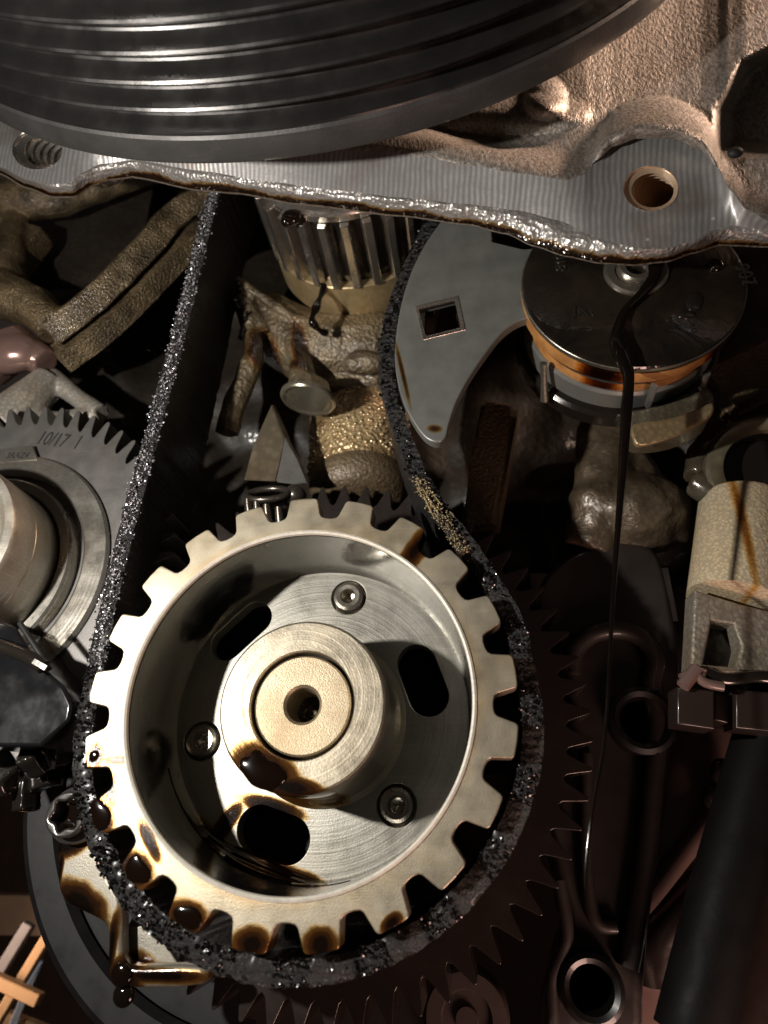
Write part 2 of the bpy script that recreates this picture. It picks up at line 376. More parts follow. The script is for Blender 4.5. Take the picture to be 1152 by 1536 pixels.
def cover():
    root = thing('front_cover', 'cast alloy cover with a cut ribbed flange edge running under the black pulley', 'engine cover', W(560, 260, 190))
    xs = [-60 + 3.2 * k for k in range(430)]
    bm = bmesh.new(); cols = []
    for px in xs:
        t = FT(px); b = FB(px); L = LB(px); c = []
        top = -60
        hs = [0, 2, 4, 7, 10, 14, 19, 24, 28, 33, 38, 43, 49, 56] + [56 + (t - top - 56) * k / 70 for k in range(1, 71)]
        for h in reversed(hs):
            c.append(bm.verts.new(W(px, t - h, wall_y(px, t - h, h))))
        p0 = c[0].co; c.insert(0, bm.verts.new((p0.x * 1.15, 345, p0.z + 12)))  # unseen top return, added to keep the garage lamp off the block
        cols.append(c)
    for A, B in zip(cols, cols[1:]):
        for k in range(len(A) - 1): bm.faces.new((A[k], A[k + 1], B[k + 1], B[k]))
    # chamfer below the cut face, rolled lip, and the underside going back
    cols2 = []
    for px in xs:
        b = FB(px); L = LB(px); c = []
        for k in range(9):
            q = k / 8; rough_ = .5 * noise.noise(Vector((px * .05, q * 3, 1)))
            c.append(bm.verts.new(W(px, b + (L - 5 - b) * q, YB + (YL - YB) * q ** 1.5 + rough_ * (q > 0))))
        for (dy, yy) in ((-2.2, YL - .3), (0, YL + .6), (-1.0, YL + 2), (-14, YL + 13), (-60, YL + 14)):
            c.append(bm.verts.new(W(px, L + dy, yy)))
        cols2.append(c)
    for A, B in zip(cols2, cols2[1:]):
        for k in range(len(A) - 1): bm.faces.new((A[k], A[k + 1], B[k + 1], B[k]))
    body = fin(bm, 'cover_body', None, root, 55)
    body.data.materials.append(M['cover']);  body.data.materials.append(M['lip'])
    nwall = (len(xs) - 1) * (len(cols[0]) - 1)
    at_ = body.data.attributes.new('row', 'FLOAT', 'POINT'); n0 = len(xs) * len(cols[0]); nr = len(cols2[0])
    for k in range(len(body.data.vertices)): at_.data[k].value = 0 if k < n0 else min(10, (k - n0) % nr)
    for f in body.data.polygons:
        if f.index >= nwall:
            f.material_index = 1
    bm = bmesh.new(); cols = []
    for px in xs:
        t, b = FT(px), FB(px)
        cols.append([bm.verts.new(W(px, t + (b - t) * k / 8, YT + (YB - YT) * k / 8)) for k in range(9)])
    hole = [(976, 283, 41, 33), (57, 224, 37, 30)]
    for A, B in zip(cols, cols[1:]):
        for k in range(8): bm.faces.new((A[k], A[k + 1], B[k + 1], B[k]))
    # open the two bolt holes: cut with an ellipse by deleting and re-trimming
    kill = []
    uv = {}
    for i, px in enumerate(xs):
        for k in range(9):
            uv[cols[i][k]] = (px, FT(px) + (FB(px) - FT(px)) * k / 8)
    bmesh.ops.subdivide_edges(bm, edges=[e for e in bm.edges if any(all(v in uv and math.hypot((uv[v][0] - h[0]) / (h[2] * 1.5), (uv[v][1] - h[1]) / (h[3] * 1.6)) < 1.15 for v in e.verts) for h in hole)], cuts=3, use_grid_fill=True)
    def pix(v):
        d = Vector(v); z = d.dot(CF); return 576 + F_PX * d.dot(CR) / z, 768 - F_PX * d.dot(CU) / z
    for f in bm.faces:
        x, y = pix(f.calc_center_median())
        for h in hole:
            if math.hypot((x - h[0]) / h[2], (y - h[1]) / h[3]) < .97: kill.append(f); break
    bmesh.ops.delete(bm, geom=kill, context='FACES')
    for v in bm.verts:                                            # snap the jagged rim onto the ellipse
        if v.is_boundary:
            x, y = pix(v.co)
            for h in hole:
                d = math.hypot((x - h[0]) / h[2], (y - h[1]) / h[3])
                if d < 1.25:
                    nx, ny = h[0] + (x - h[0]) / d, h[1] + (y - h[1]) / d
                    v.co = W(nx, ny, v.co.y)
    fin(bm, 'cut_face', M['cut'], root, 50)
    # threaded bores going in square to the cut face
    for (hx, hy, rx, ry), deep in zip(hole, (34, 34)):
        yc = YT + (YB - YT) * (hy - FT(hx)) / (FB(hx) - FT(hx))
        bm = bmesh.new(); rings = []
        prof = [(1.03, -.2), (1.0, .3)]
        h = .8
        while h < deep: prof += [(1.0, h), (.99, h + .5), (.78, h + 1.7), (.78, h + 2.0)]; h += 3.4
        prof += [(.8, deep + 1), (.02, deep + 1.5)]
        axis = Vector((.46, .68, .42)).normalized()
        for (s_, dep) in prof:
            ring = []
            for k in range(48):
                a = 2 * math.pi * k / 48 + 0
                p = W(hx + rx * s_ * math.cos(a), hy + ry * s_ * math.sin(a), yc + (YB - YT) / (FB(hx) - FT(hx)) * ry * s_ * math.sin(a))
                ring.append(bm.verts.new(p + axis * dep))
            rings.append(ring)
        for A, B in zip(rings, rings[1:]):
            for k in range(48): bm.faces.new((A[k], A[(k + 1) % 48], B[(k + 1) % 48], B[k]))
        fin(bm, 'threaded_bore', M['thread'] if hx > 500 else M['bright'], root, 25)
t = NT('cast_cover_wall'); n1 = t.noise(820, 4, .6, co=t.mapping((1, 1, .55), (0, R_(-28), 0))); n2 = t.noise(40, 3)
t.c = t.mix(t.rng(n1, .38, .62), (.17, .145, .125), (.36, .325, .29))
M['cover'] = t.out(t.mix(t.math('MULTIPLY', t.rng(n2, .4, .7), .3), t.c, (.22, .17, .13)), .48, .45, t.bump(n1, .6, .0010))
t = NT('sparkling_wet_lip'); v = t.voro(620)
at_ = t.n('ShaderNodeAttribute', attribute_name='row').outputs['Fac']
e = t.math('ADD', at_, t.math('ADD', t.math('MULTIPLY', t.math('SUBTRACT', t.noise(38, 4, .6), .5), 9), t.math('MULTIPLY', t.math('SUBTRACT', t.noise(400, 2), .5), 2.5)))
oilm = t.math('MULTIPLY', t.rng(e, 5.6, 7.4), t.rng(at_, 9.3, 8.6))
c = t.ramp(oilm, [(0, (.26, .245, .23)), (.3, (.20, .12, .045)), (.7, (.05, .022, .008)), (1, (.014, .007, .004))])
bn = t.bump(v, .5, .0008)
M['lip'] = t.out(c, t.rng(oilm, 0, .6, .38, .16), t.rng(oilm, 0, .6, .5, .2), bn, .3, .16, coat_n=t.bump(v, .4, .0008))
t = NT('fly_cut_face')
wv = t.n('ShaderNodeTexWave', wave_type='BANDS', bands_direction='X', wave_profile='SIN'); t.t.links.new(t.mapping((1, 1, 1), (0, R_(-7), 0)), wv.inputs[0])
wv.inputs['Scale'].default_value = 145; wv.inputs['Distortion'].default_value = 4.5; wv.inputs['Detail'].default_value = 2; wv.inputs['Detail Scale'].default_value = .35
sp_ = t.voro(95); 
wf = t.math('MULTIPLY', wv.outputs['Fac'], t.rng(t.noise(260, 3), .3, .7, .35, 1))
c = t.mix(wf, (.31, .30, .295), (.50, .49, .48)); c = t.mix(t.rng(sp_, .075, .045), c, (.8, .78, .74)); c = t.mix(t.rng(t.noise(35, 3), .55, .75), c, (.25, .21, .18))
M['cut'] = t.out(c, .42, .6, t.bump(t.math('ADD', wv.outputs['Fac'], t.math('MULTIPLY', t.noise(700, 2), .9)), .15, .0005), .15, .1)
M['thread'] = plain('rusty_thread', (.75, .55, .38), .35, .6, .1, 300, .3, .4)
cover()
tag(fin((lambda b: (add_ico(b, W(1103, 229, 174), 2.3, 2, (1.2, .8, .9)), b)[1])(bmesh.new()), 'dirt_lump', M['black_void'], None, 60, W(1103, 229, 174)), 'small dark lump of dirt stuck below the hollow of the alloy cover', 'dirt')

# ------------------------------------------------------------------ black ribbed pulley at the top
def pulley():
    Y1 = 150.0
    cx, cz, r = circ3(W(0, 178, Y1), W(400, 232, Y1), W(800, 122, Y1))
    root = thing('ribbed_pulley', 'large black pulley with belt grooves across the top of the picture', 'pulley', (cx, Y1, cz))
    fr = axis_frame((cx, 0, cz))
    lathe('rear_flange', [(r - 3, Y1 + 3), (r - .4, Y1 + 2.4), (r, Y1 + 1), (r - .3, Y1 - 6.5), (r - 1.0, Y1 - 7.6)], fr, M['pulley_rough'], root, 220, ang=20)
    prof = [(r - 1.0, Y1 - 7.6)]
    y = Y1 - 7.6
    for k in range(5):
        prof += [(r - .6 - 6.0 * (.5 - .5 * math.cos(2 * math.pi * q / 12)) ** .9, y - 9.0 * q / 12) for q in range(1, 13)]; y -= 9.0
    prof += [(r - 4, y - 2), (r - 4, y - 3.2), (r + 1, y - 5), (r + .6, y - 9), (r - 12, y - 10)]
    lathe('grooved_rim', prof, fr, M['pulley'], root, 220, ang=20)
    lathe('web', [(r - 12, y - 10), (r - 14, y - 4), (r * .3, y - 4), (r * .3, Y1 - 2), (r - 3, Y1 + 3)], fr, M['pulley'], root, 120)
M['pulley_rough'] = plain('worn_grey_pulley_flange', (.085, .082, .08), .5, .6, .12, 900, .3)
M['pulley'] = plain('black_painted_pulley', (.075, .072, .07), .30, .85, .03, 900, .25, .0)
pulley()

# ------------------------------------------------------------------ toothed drive sprocket
def tooth_outline(c, R, root_r, n, ph, tip=.215, base=.33, fil=True, Y=0):
    out = []; p = 2 * math.pi / n
    for k in range(n):
        a0 = ph + k * p
        seq = [(-.5, root_r), (-.44, root_r + .05), (-base - .03, root_r + .5), (-base + .01, root_r + 1.4), (-tip - .035, R - 1.0), (-tip - .012, R - .25), (-tip + .03, R), (0, R + .1), (tip - .03, R), (tip + .012, R - .25), (tip + .035, R - 1.0), (base - .01, root_r + 1.4), (base + .03, root_r + .5), (.44, root_r + .05)]
        for f, r in seq: out.append((c[0] + r * math.sin(a0 + f * p), c[1] + r * math.cos(a0 + f * p)))
    return out
def circle(cx, cz, r, n=64): return [(cx + r * math.cos(2 * math.pi * k / n), cz + r * math.sin(2 * math.pi * k / n)) for k in range(n)]
def obround(p, q, r, n=14):
    a = math.atan2(q[1] - p[1], q[0] - p[0]); out = []
    for c, s in ((q, a - math.pi / 2), (p, a + math.pi / 2)):
        out += [(c[0] + r * math.cos(s + math.pi * k / n), c[1] + r * math.sin(s + math.pi * k / n)) for k in range(n + 1)]
    return out
def rel(px, py, Y, rx, rz, an, o=SPR):
    p = W(px, py, Y) - o; return (p.x * .001, p.z * .001, rx * .001, rz * .001, an)
def sprocket():
    S = SPR; FY = 258.0
    root = thing('toothed_sprocket', 'bright machined steel sprocket with dished centre and square teeth, filling the lower middle', 'sprocket', S)
    st = [rel(148, 1222, 220, 3.4, 6, 40), rel(202, 1305, 220, 4.0, 6, 55), rel(280, 1380, 220, 4, 6, 70), rel(377, 1416, 220, 4.8, 3.8, 0), rel(481, 1418, 220, 4.4, 4, 0), rel(165, 1180, 220, 1.6, 5, 20), rel(225, 1262, 220, 1.6, 6, 35), rel(180, 1140, 220, 5, 1.2, 0),
          rel(628, 820, 220, 3.4, 8.5, -38), rel(142, 1134, 220, 2.6, 3.6, 0), rel(588, 1384, 220, 3, 1.8, 35), rel(235, 1395, 220, 3, 9, 45)]
    mat = steel('machined_sprocket_face', (.49, .435, .33), .42, .80, 0, 2600, .12, st, .7, band=(.0585, .005))
    plate('toothed_rim', tooth_outline((S.x, S.z), RT, 64.6, 21, -.312), [circle(S.x, S.z, 59.0, 160)], 220, 9, .45, mat, root, 40)
    wall = steel('turned_cup_wall', (.13, .127, .12), .2, .95, 0, 900, .03, (), .3)
    fr = axis_frame((S.x, 0, S.z))
    lathe('bright_lip', [(59.6, 220.4), (59.4, 219.6), (58.7, 219.3), (58.1, 219.8), (57.9, 221), (58.6, 222.2), (59.6, 222)], fr, M['lip_steel'], root, 200, True, 20)
    lathe('cup_wall', [(59, 228.5), (58.0, 222), (57.7, 232), (57.5, 250), (57.1, 256), (56.4, 258.1), (56.4, 266), (62, 264), (62, 229)], fr, wall, root, 200, True, 50)
    flo = steel('turned_floor', (.38, .365, .32), .42, .8, 420, 1600, .11, [rel(408, 1211, FY, 11, 2.6, -14), rel(338, 1236, FY, 2.6, 8, -38), rel(300, 1250, FY, 14, 3.4, -38), rel(440, 1322, FY, 20, 3.6, -20)], .3, wob=.25)
    pts = []
    for q in ((523, 896), (297, 1113), (595, 1208)):
        p = W(*q, FY); d = Vector((p.x - S.x, 0, p.z - S.z)); k = min(46.6, d.length); pts.append(Vector((S.x, FY, S.z)) + d.normalized() * k)
    sl = [obround(*[(v.x, v.z) for v in (W(625, 996, FY), W(643, 1044, FY))], 7.6), obround(*[(v.x, v.z) for v in (W(388, 1244, FY), W(432, 1260, FY))], 8.0), obround(*[(v.x, v.z) for v in (W(384, 926, FY), W(340, 966, FY))], 6.6)]
    sl = [s for s in sl]
    plate('dish_floor', circle(S.x, S.z, 57.4, 160), sl + [circle(p.x, p.z, 7.2, 40) for p in pts], FY, 7, .3, flo, root, 40)
    H = W(452, 1056, 221); hf = axis_frame((H.x, 0, H.z))
    hub = steel('turned_hub', (.45, .40, .31), .38, .85, 300, 1300, .10, [rel(398, 1160, 221, 10.5, 6.2, -30, S), rel(440, 1182, 221, 9, 3, -12, S)], .4, wob=.2)
    lathe('hub', [(17.4, 231), (17.4, 222.2), (17.9, 221.2), (27.2, 220.9), (27.9, 221.3), (28.2, 222.3), (28.2, 240), (28.4, 252), (29.4, 256), (31.5, 258.3), (31.5, 262)], hf, hub, root, 160, False, 28)
    lathe('shaft_end', [(5.2, 238), (5.2, 226), (5.7, 223.4), (6.6, 222.6), (15.7, 222.4), (16.3, 222.9), (16.4, 226), (16.4, 234)], hf, M['shaft_gold'], root, 120, False, 28)
    lathe('slot_shade', [(0, 294), (57, 294), (57, 297), (0, 297)], fr, M['black_void'], root, 80)  # black disc added so the slots look dark right through
    lathe('bore_bottom', [(0, 238), (5.2, 238)], hf, M['oil'], root, 40)
    bm = bmesh.new(); add_ico(bm, Vector((H.x - .5, 236.6, H.z - 1)), 3.2, 3, (1, .5, .8)); fin(bm, 'oil_bead', M['oil'], root, 90)
    for p in pts:
        f2 = axis_frame((p.x, 0, p.z))
        sc = lathe('screw', [(7.3, 264.5), (7.3, 261.5), (6.3, 261.2), (6.2, 258.0), (5.8, 256.4), (4.7, 255.9), (3.1, 256.0), (2.7, 256.8), (2.6, 261), (0, 262)], f2, M['screw'], root, 56, False, 28)
    # bead of thick oil left on a few teeth, on the hub and pooled in the bottom of the dish
    beads = [((149, 1218), 3.0, 4.6, 35, 'oil bead on a left sprocket tooth, just below the tooth with the smallest bead'), ((207, 1305), 3.6, 4.2, 50, 'largest round oil bead on a lower left sprocket tooth'), ((141, 1133), 1.7, 1.8, 0, 'smallest bright oil bead on the leftmost sprocket tooth'),
             ((282, 1377), 2.8, 4.0, 65, 'flat dark oil bead on a sprocket tooth above the pressed bracket corner'), ((392, 1158), 8.0, 4.2, -33, 'long oil puddle lying on the lower left of the round hub')]
    for (q, rx, rz, an, lab) in beads:
        Yf = 220 if rx < 6 else 220.9
        bm = bmesh.new(); c = W(*q, Yf); add_ico(bm, c, 1, 4, (rx, .6 if rx < 6 else .9, rz), Matrix.Rotation(R_(-an), 3, 'Y'))
        for v in bm.verts:
            k = noise.noise(v.co * .22) * .45; v.co.x += (v.co.x - c.x) * k; v.co.z += (v.co.z - c.z) * k
        tag(fin(bm, 'oil_bead', M['oil'], None, 90, c), lab, 'oil', 'oil beads on the sprocket')
    YP = FY - 3.2
    top = catmull([W(x, y, YP) for x, y in ((244, 1160), (268, 1203), (320, 1252), (392, 1286), (460, 1316), (532, 1334))], 8)
    t0, t1 = (math.atan2(q.z - S.z, q.x - S.x) for q in (top[-1], top[0]))
    if t1 > t0: t1 -= 2 * math.pi
    arc = [Vector((S.x + 57.2 * math.cos(t0 + (t1 - t0) * k / 40), YP, S.z + 57.2 * math.sin(t0 + (t1 - t0) * k / 40))) for k in range(41)]
    bm = bmesh.new(); m_ = len(arc); rows = []
    for k in range(m_):
        a = arc[k]; i = (len(top) - 1) * (1 - k / (m_ - 1)); j = min(len(top) - 2, int(i)); b = top[j].lerp(top[j + 1], i - j)
        row = [bm.verts.new(b + Vector((0, 3.1, 0)))]
        for q in range(13):
            u = q / 12; p = b.lerp(a, u); p.y = YP + 2.6 * (1 - u) ** 3 - 5.5 * u ** 2.2 + .55 * math.sin(u * 15 + k * .10 + 1.2 * math.sin(k * .17)) * math.sin(math.pi * u)
            row.append(bm.verts.new(p))
        rows.append(row)
    for A, B in zip(rows, rows[1:]):
        for k in range(13): bm.faces.new((A[k], A[k + 1], B[k + 1], B[k]))
    bmesh.ops.solidify(bm, geom=bm.faces[:], thickness=.4)
    tag(fin(bm, 'oil_pool', M['oil'], None, 60, W(380, 1300, FY)), 'black oil pooled in the bottom of the dished sprocket', 'oil')
M['shaft_gold'] = steel('varnished_shaft_end', (.38, .31, .21), .46, .8, 0, 2600, .12, (), .5)
M['screw'] = steel('screw_steel', (.45, .42, .36), .28, .9, 0, 600, .05, (), .4)
sprocket()

# ------------------------------------------------------------------ wide spur gear behind the sprocket
def spur_gear():
    c = (SPR.x, SPR.z); R, rr, n = 102.5, 92.5, 62
    root = thing('spur_gear', 'dark oily gear with pointed teeth standing out behind the sprocket', 'gear', (c[0], 262, c[1]))
    out = []; p = 2 * math.pi / n
    for k in range(n):
        for f, r in ((-.5, rr), (-.36, rr + 1.2), (-.2, rr + 5.5), (-.075, R - .6), (0, R), (.075, R - .6), (.2, rr + 5.5), (.36, rr + 1.2)):
            out.append((c[0] + r * math.sin(.05 + (k + f) * p), c[1] + r * math.cos(.05 + (k + f) * p)))
    plate('gear_body', out, [circle(*c, 58, 80)], 268, 24, .35, M['gear_dark'], root, 40)
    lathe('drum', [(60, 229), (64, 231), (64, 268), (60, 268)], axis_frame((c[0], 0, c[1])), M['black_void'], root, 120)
M['gear_dark'] = plain('oily_dark_gear', (.055, .043, .038), .26, .6, .03, 400, .4, .4)
spur_gear()

# ------------------------------------------------------------------ frayed wet timing belt
def cords(root):
    bm = bmesh.new(); random.seed(11)
    a, b = W(640, 742, 225.5), W(690, 822, 225.5)
    for k in range(16):
        o1 = Vector((random.gauss(0, 1.6), random.uniform(-1.2, .6), random.gauss(0, .8))); t0 = random.uniform(-.25, .5); t1 = t0 + random.uniform(.25, .6)
        p, q = a.lerp(b, t0 + .1) + o1, a.lerp(b, t1 * .8) + o1 + Vector((random.gauss(0, .5), random.gauss(-.2, .4), random.gauss(0, .5)))
        add_tube(bm, [p, p.lerp(q, .5) + Vector((random.gauss(0, .4), random.gauss(0, .3), 0)), q], [.22, .26, .16], 5)
    for k in range(420):
        add_ico(bm, a.lerp(b, random.uniform(-.3, 1.15)) + Vector((random.gauss(0, 1.5), random.uniform(-1.6, .8), random.gauss(0, 1))), random.choice((.2, .28, .4)), 1, (random.uniform(.6, 1.6), 1, random.uniform(.6, 1.4)))
    tag(fin(bm, 'frayed_cords', M['cord'], root, 70), kind='stuff')
def belt():
    left = [(420, 196), (352, 225), (328, 265), (317, 300), (300, 365), (281, 445), (258, 535), (235, 620), (213, 700), (191, 785), (171, 865), (152, 950), (137, 1030)]
    right = [(783, 985), (772, 935), (745, 885), (702, 820), (658, 762), (622, 698), (594, 622), (580, 560), (586, 482), (612, 405), (645, 335), (668, 265), (640, 205), (560, 180), (480, 178)]
    YB_ = 227
    L = [W(*q, YB_) for q in left]; Rr = [W(*q, YB_) for q in right]
    a0 = math.atan2(L[-1].x - SPR.x, L[-1].z - SPR.z); a1 = math.atan2(Rr[0].x - SPR.x, Rr[0].z - SPR.z)
    if a1 > a0: a1 -= 2 * math.pi
    r0 = math.hypot(L[-1].x - SPR.x, L[-1].z - SPR.z); r1 = math.hypot(Rr[0].x - SPR.x, Rr[0].z - SPR.z)
    arc = []
    for k in range(1, 24):
        t = k / 24; a = a0 + (a1 - a0) * t; bl = min(1, t * 8, (1 - t) * 8); r = (r0 + (r1 - r0) * t) * (1 - bl) + 78.0 * bl
        arc.append(Vector((SPR.x + r * math.sin(a), YB_, SPR.z + r * math.cos(a))))
    pts = catmull(L + arc + Rr, 10, True)
    root = thing('timing_belt', 'wide black rubber timing belt with a frayed oily edge, round the sprocket', 'belt', W(200, 780, YB_))
    D, T = 44.0, 3.4
    n = len(pts); tan = [(pts[(i + 1) % n] - pts[i - 1]).normalized() for i in range(n)]
    nor = [Vector((t.z, 0, -t.x)) for t in tan]
    bm = bmesh.new(); rings = []; s = 0
    for i, p in enumerate(pts):
        s += (pts[i] - pts[i - 1]).length if i else 0
        g = lambda k: .9 * noise.noise(Vector((s * .28, k * 5.1, 0))) + .5 * noise.noise(Vector((s * .9, k * 3.3, 4)))
        ring = [(-T, .6 + g(1) * 1.2), (-T * .4, g(2)), (T * .4, g(3)), (T, .6 + g(4) * 1.2)] + [(T + .35 * g(5), d) for d in (5, 14, 24, 34)] + [(T, D + g(6)), (-T, D + g(7))] + [(-T - .25 * g(8), d) for d in (34, 24, 14, 5)]
        rings.append([bm.verts.new(p + nor[i] * a * (1 + .18 * g(9)) + Vector((0, b, 0))) for a, b in ring])
    for i in range(n):
        A, B = rings[i], rings[(i + 1) % n]
        for k in range(len(A)): bm.faces.new((A[k], A[(k + 1) % len(A)], B[(k + 1) % len(A)], B[k]))
    fin(bm, 'belt_band', M['belt'], root, 60)
    # crumbs of rubber along the frayed front edge
    ico = bmesh.new(); add_ico(ico, (0, 0, 0), 1, 1); iv = [v.co.copy() for v in ico.verts]; ico.verts.index_update(); ifc = [[v.index for v in f.verts] for f in ico.faces]; ico.free()
    V_, F_ = [], []; V2, F2 = [], []
    def crumb(p, r, left=True):
        V, Fc = (V_, F_) if left else (V2, F2); b = len(V); q = Matrix.Rotation(random.random() * 6, 3, Vector((random.random() - .5, random.random() - .5, random.random() - .5)).normalized()); sc = (random.uniform(.6, 1.5), random.uniform(.5, 1.1), random.uniform(.6, 1.3))
        for v in iv: V.append(p + q @ Vector((v.x * sc[0] * r, v.y * sc[1] * r, v.z * sc[2] * r)))
        for f in ifc: Fc.append([b + k for k in f])
    tot = 0
    for i in range(n):
        p, q = pts[i], pts[(i + 1) % n]; L_ = (q - p).length
        ang = math.atan2(p.x - SPR.x, p.z - SPR.z); rad = math.hypot(p.x - SPR.x, p.z - SPR.z)
        onarc = rad < 80.5 and p.z < SPR.z + 60
        isl = i < 10 * len(left) - 14
        if isl: dens = 15.0
        elif onarc:
            gap = abs(((ang + .312) / (2 * math.pi / 21)) % 1 - .5) < .24; dens = 15 if gap else .6
            if p.x < SPR.x - 30: dens = max(dens, 9)
        else: dens = 7.0
        for k in range(int(dens * L_ + random.random())):
            t = random.random(); off = random.gauss(0, .5) * T
            if onarc: off = random.uniform(-1.1, 1.0) * T
            off = max(-1.15 * T, min(1.15 * T, off))
            crumb(p.lerp(q, t) + nor[i] * off + Vector((0, random.uniform(-.9, 1.6), 0)), random.choice((.25, .32, .4, .5, .7)), isl)
    me = bpy.data.meshes.new('frayed_edge'); me.from_pydata(V_, [], F_); o = link('frayed_edge', me, M['crumb'], root); tag(o, kind='stuff')
    me = bpy.data.meshes.new('rubber_crumbs'); me.from_pydata(V2, [], F2); o = link('rubber_crumbs', me, M['crumb_black'], root); tag(o, kind='stuff')
    cords(root)
t = NT('worn_black_belt'); n1 = t.noise(420, 5, .7); n2 = t.noise(1100, 3, .7, co=t.mapping((1, .5, 1)))
rib = t.n('ShaderNodeTexWave', wave_type='BANDS', bands_direction='Z'); t.t.links.new(t.co, rib.inputs[0]); rib.inputs['Scale'].default_value = 120; rib.inputs['Distortion'].default_value = 1.5
sp_ = t.rng(t.noise(900, 2, .5), .62, .72)
M['belt'] = t.out(t.mix(sp_, (.017, .016, .0155), (.11, .10, .095)), .42, 0, t.bump(t.math('ADD', t.math('ADD', n1, n2), t.math('MULTIPLY', rib.outputs['Fac'], .25)), .9, .0016), .25, .2)
t = NT('glint_rubber_crumbs'); M['cord'] = plain('tan_cord', (.36, .27, .14), .3, 0, 0, 100, .6, .8, .6, .1)
M['crumb_black'] = plain('black_rubber_crumb', (.006, .0055, .0055), .14, .1, 0, 100, .2, 1, .8, .06)
M['crumb'] = t.out(t.mix(t.rng(t.noise(1400, 1),   .51, .58), (.022, .02, .02), (.62, .59, .62)), .24, .3, None, 1, .14)  # pale flecks in the colour stand for glints on wet rubber
belt()

# ------------------------------------------------------------------ crankshaft sprocket, washer and sleeve
def crank():
    c = Vector((-46.3, 209, 282.8)); fr = axis_frame((c.x, 0, c.z))
    root = thing('crank_sprocket', 'shiny narrow toothed steel sprocket under the cut flange, between the two runs of belt', 'sprocket', c)
    n, R, rr = 27, 45.4, 38.8; out = []; p = 2 * math.pi / n
    for k in range(n):
        for f, r in ((-.5, rr), (-.31, rr), (-.25, rr + .6), (-.20, R - .7), (-.14, R), (.14, R), (.20, R - .7), (.25, rr + .6), (.31, rr)):
            out.append((c.x + r * math.sin((k + f + .3) * p), c.z + r * math.cos((k + f + .3) * p)))
    plate('toothed_body', out, [], 209, 38, .4, M['mirror'], root, 30)
    lathe('gap_shade', [(0, 209.6), (39.9, 209.6), (39.9, 246.8), (0, 246.8)], fr, M['black_gloss'], root, 90)  # black drum added to darken the gaps between the teeth
    lathe('washer', [(0, 203.5), (41.2, 203.5), (42.4, 204.2), (42.8, 205.4), (42.4, 208.6), (0, 208.6)], fr, M['bright'], root, 120, ang=25)
    lathe('sleeve', [(0, 247), (43.6, 247), (44.1, 247.6), (44.2, 267), (43.4, 269), (0, 269)], fr, M['sleeve'], root, 120, ang=25)
    bm = bmesh.new(); add_ico(bm, W(437, 326, 204.5), 3.8, 3, (1.15, .8, 1.0)); add_ico(bm, W(430, 332, 204.5), 2.6, 3)
    tag(fin(bm, 'oil_bead', M['oil'], None, 80, W(437, 326, 204.5)), 'fat dark oil drop hanging over the washer of the small shiny sprocket', 'oil')
    path = [W(490, 425, 250.5), W(482, 442, 246.2), W(474, 462, 246.0), W(468, 480, 247), W(478, 494, 252), W(490, 500, 258)]
    bm = bmesh.new(); add_tube(bm, catmull(path, 5), [.8] + [1.7 + .5 * math.sin(k * .9) for k in range(24)] + [1.0], 10)
    tag(fin(bm, 'oil_run', M['oil'], None, 80, path[0]), 'dark oil run trickling down the sleeve below the small shiny sprocket', 'oil')
M['mirror'] = plain('polished_steel', (.66, .62, .56), .22, .95, .03, 200, .35)
M['sleeve'] = steel('varnished_sleeve', (.62, .48, .27), .36, .7, 0, 300, .2, (), .5)
crank()

# ------------------------------------------------------------------ grey lever plate with a square hole
def lever():
    Y = 221
    px = [(662, 330), (640, 362), (620, 400), (606, 440), (597, 480), (592, 530), (596, 572), (607, 608), (622, 636), (638, 656), (655, 663), (668, 656), (674, 634), (685, 602), (703, 568), (727, 532), (752, 500), (776, 482), (800, 474), (830, 470), (850, 430), (800, 372), (784, 373), (738, 362), (738, 330)]
    P = [W(*p, Y) for p in px]; sm_ = catmull(P[:19], 5) + P[19:]
    root = thing('lever_plate', 'flat grey curved lever plate with a square hole, beside the black round stack', 'lever', W(655, 480, Y))
    hole = WL([(625, 461), (684, 446), (695, 493), (637, 507)], Y)
    plate('plate', sm_, [hole], Y, 5, .7, M['lever_face'], root, 35)
    # raised rim of the square hole
    outer = WL([(622, 459), (687, 443), (698, 495), (635, 510)], Y - .4); inner = WL([(628, 463), (682, 450), (691, 491), (639, 504)], Y - .4)
    plate('hole_rim', outer, [inner], Y - .5, 1.2, .25, M['bright'], root, 30)
    bm = bmesh.new(); add_box(bm, W(661, 478, Y + 18), (20, 4, 20)); add_box(bm, W(650, 470, Y + 13), (4, 14, 17), Matrix.Rotation(R_(12), 3, 'Y'))
    fin(bm, 'hole_shade', M['dark_cast'], root)  # dark boxes supply the shade inside the square hole
t = NT('zinc_lever_face')
m_ = t.blobs([rel(652, 643, 221, 2.4, 1.5, -10, W(655, 480, 221)), rel(604, 560, 221, .8, 14, 10, W(655, 480, 221))], .25, 200)
m_ = t.math('MULTIPLY', m_, .6)
c, r, mm, ct = oiled(t, m_, t.mix(t.rng(t.noise(90, 4), .3, .7), (.23, .235, .215), (.16, .165, .15)), .40, .45)
M['lever_face'] = t.out(c, .4, mm, t.bump(t.noise(1200, 2), .05, .0006), t.math('ADD', t.math('MULTIPLY', ct, .8), .15), .1)
lever()

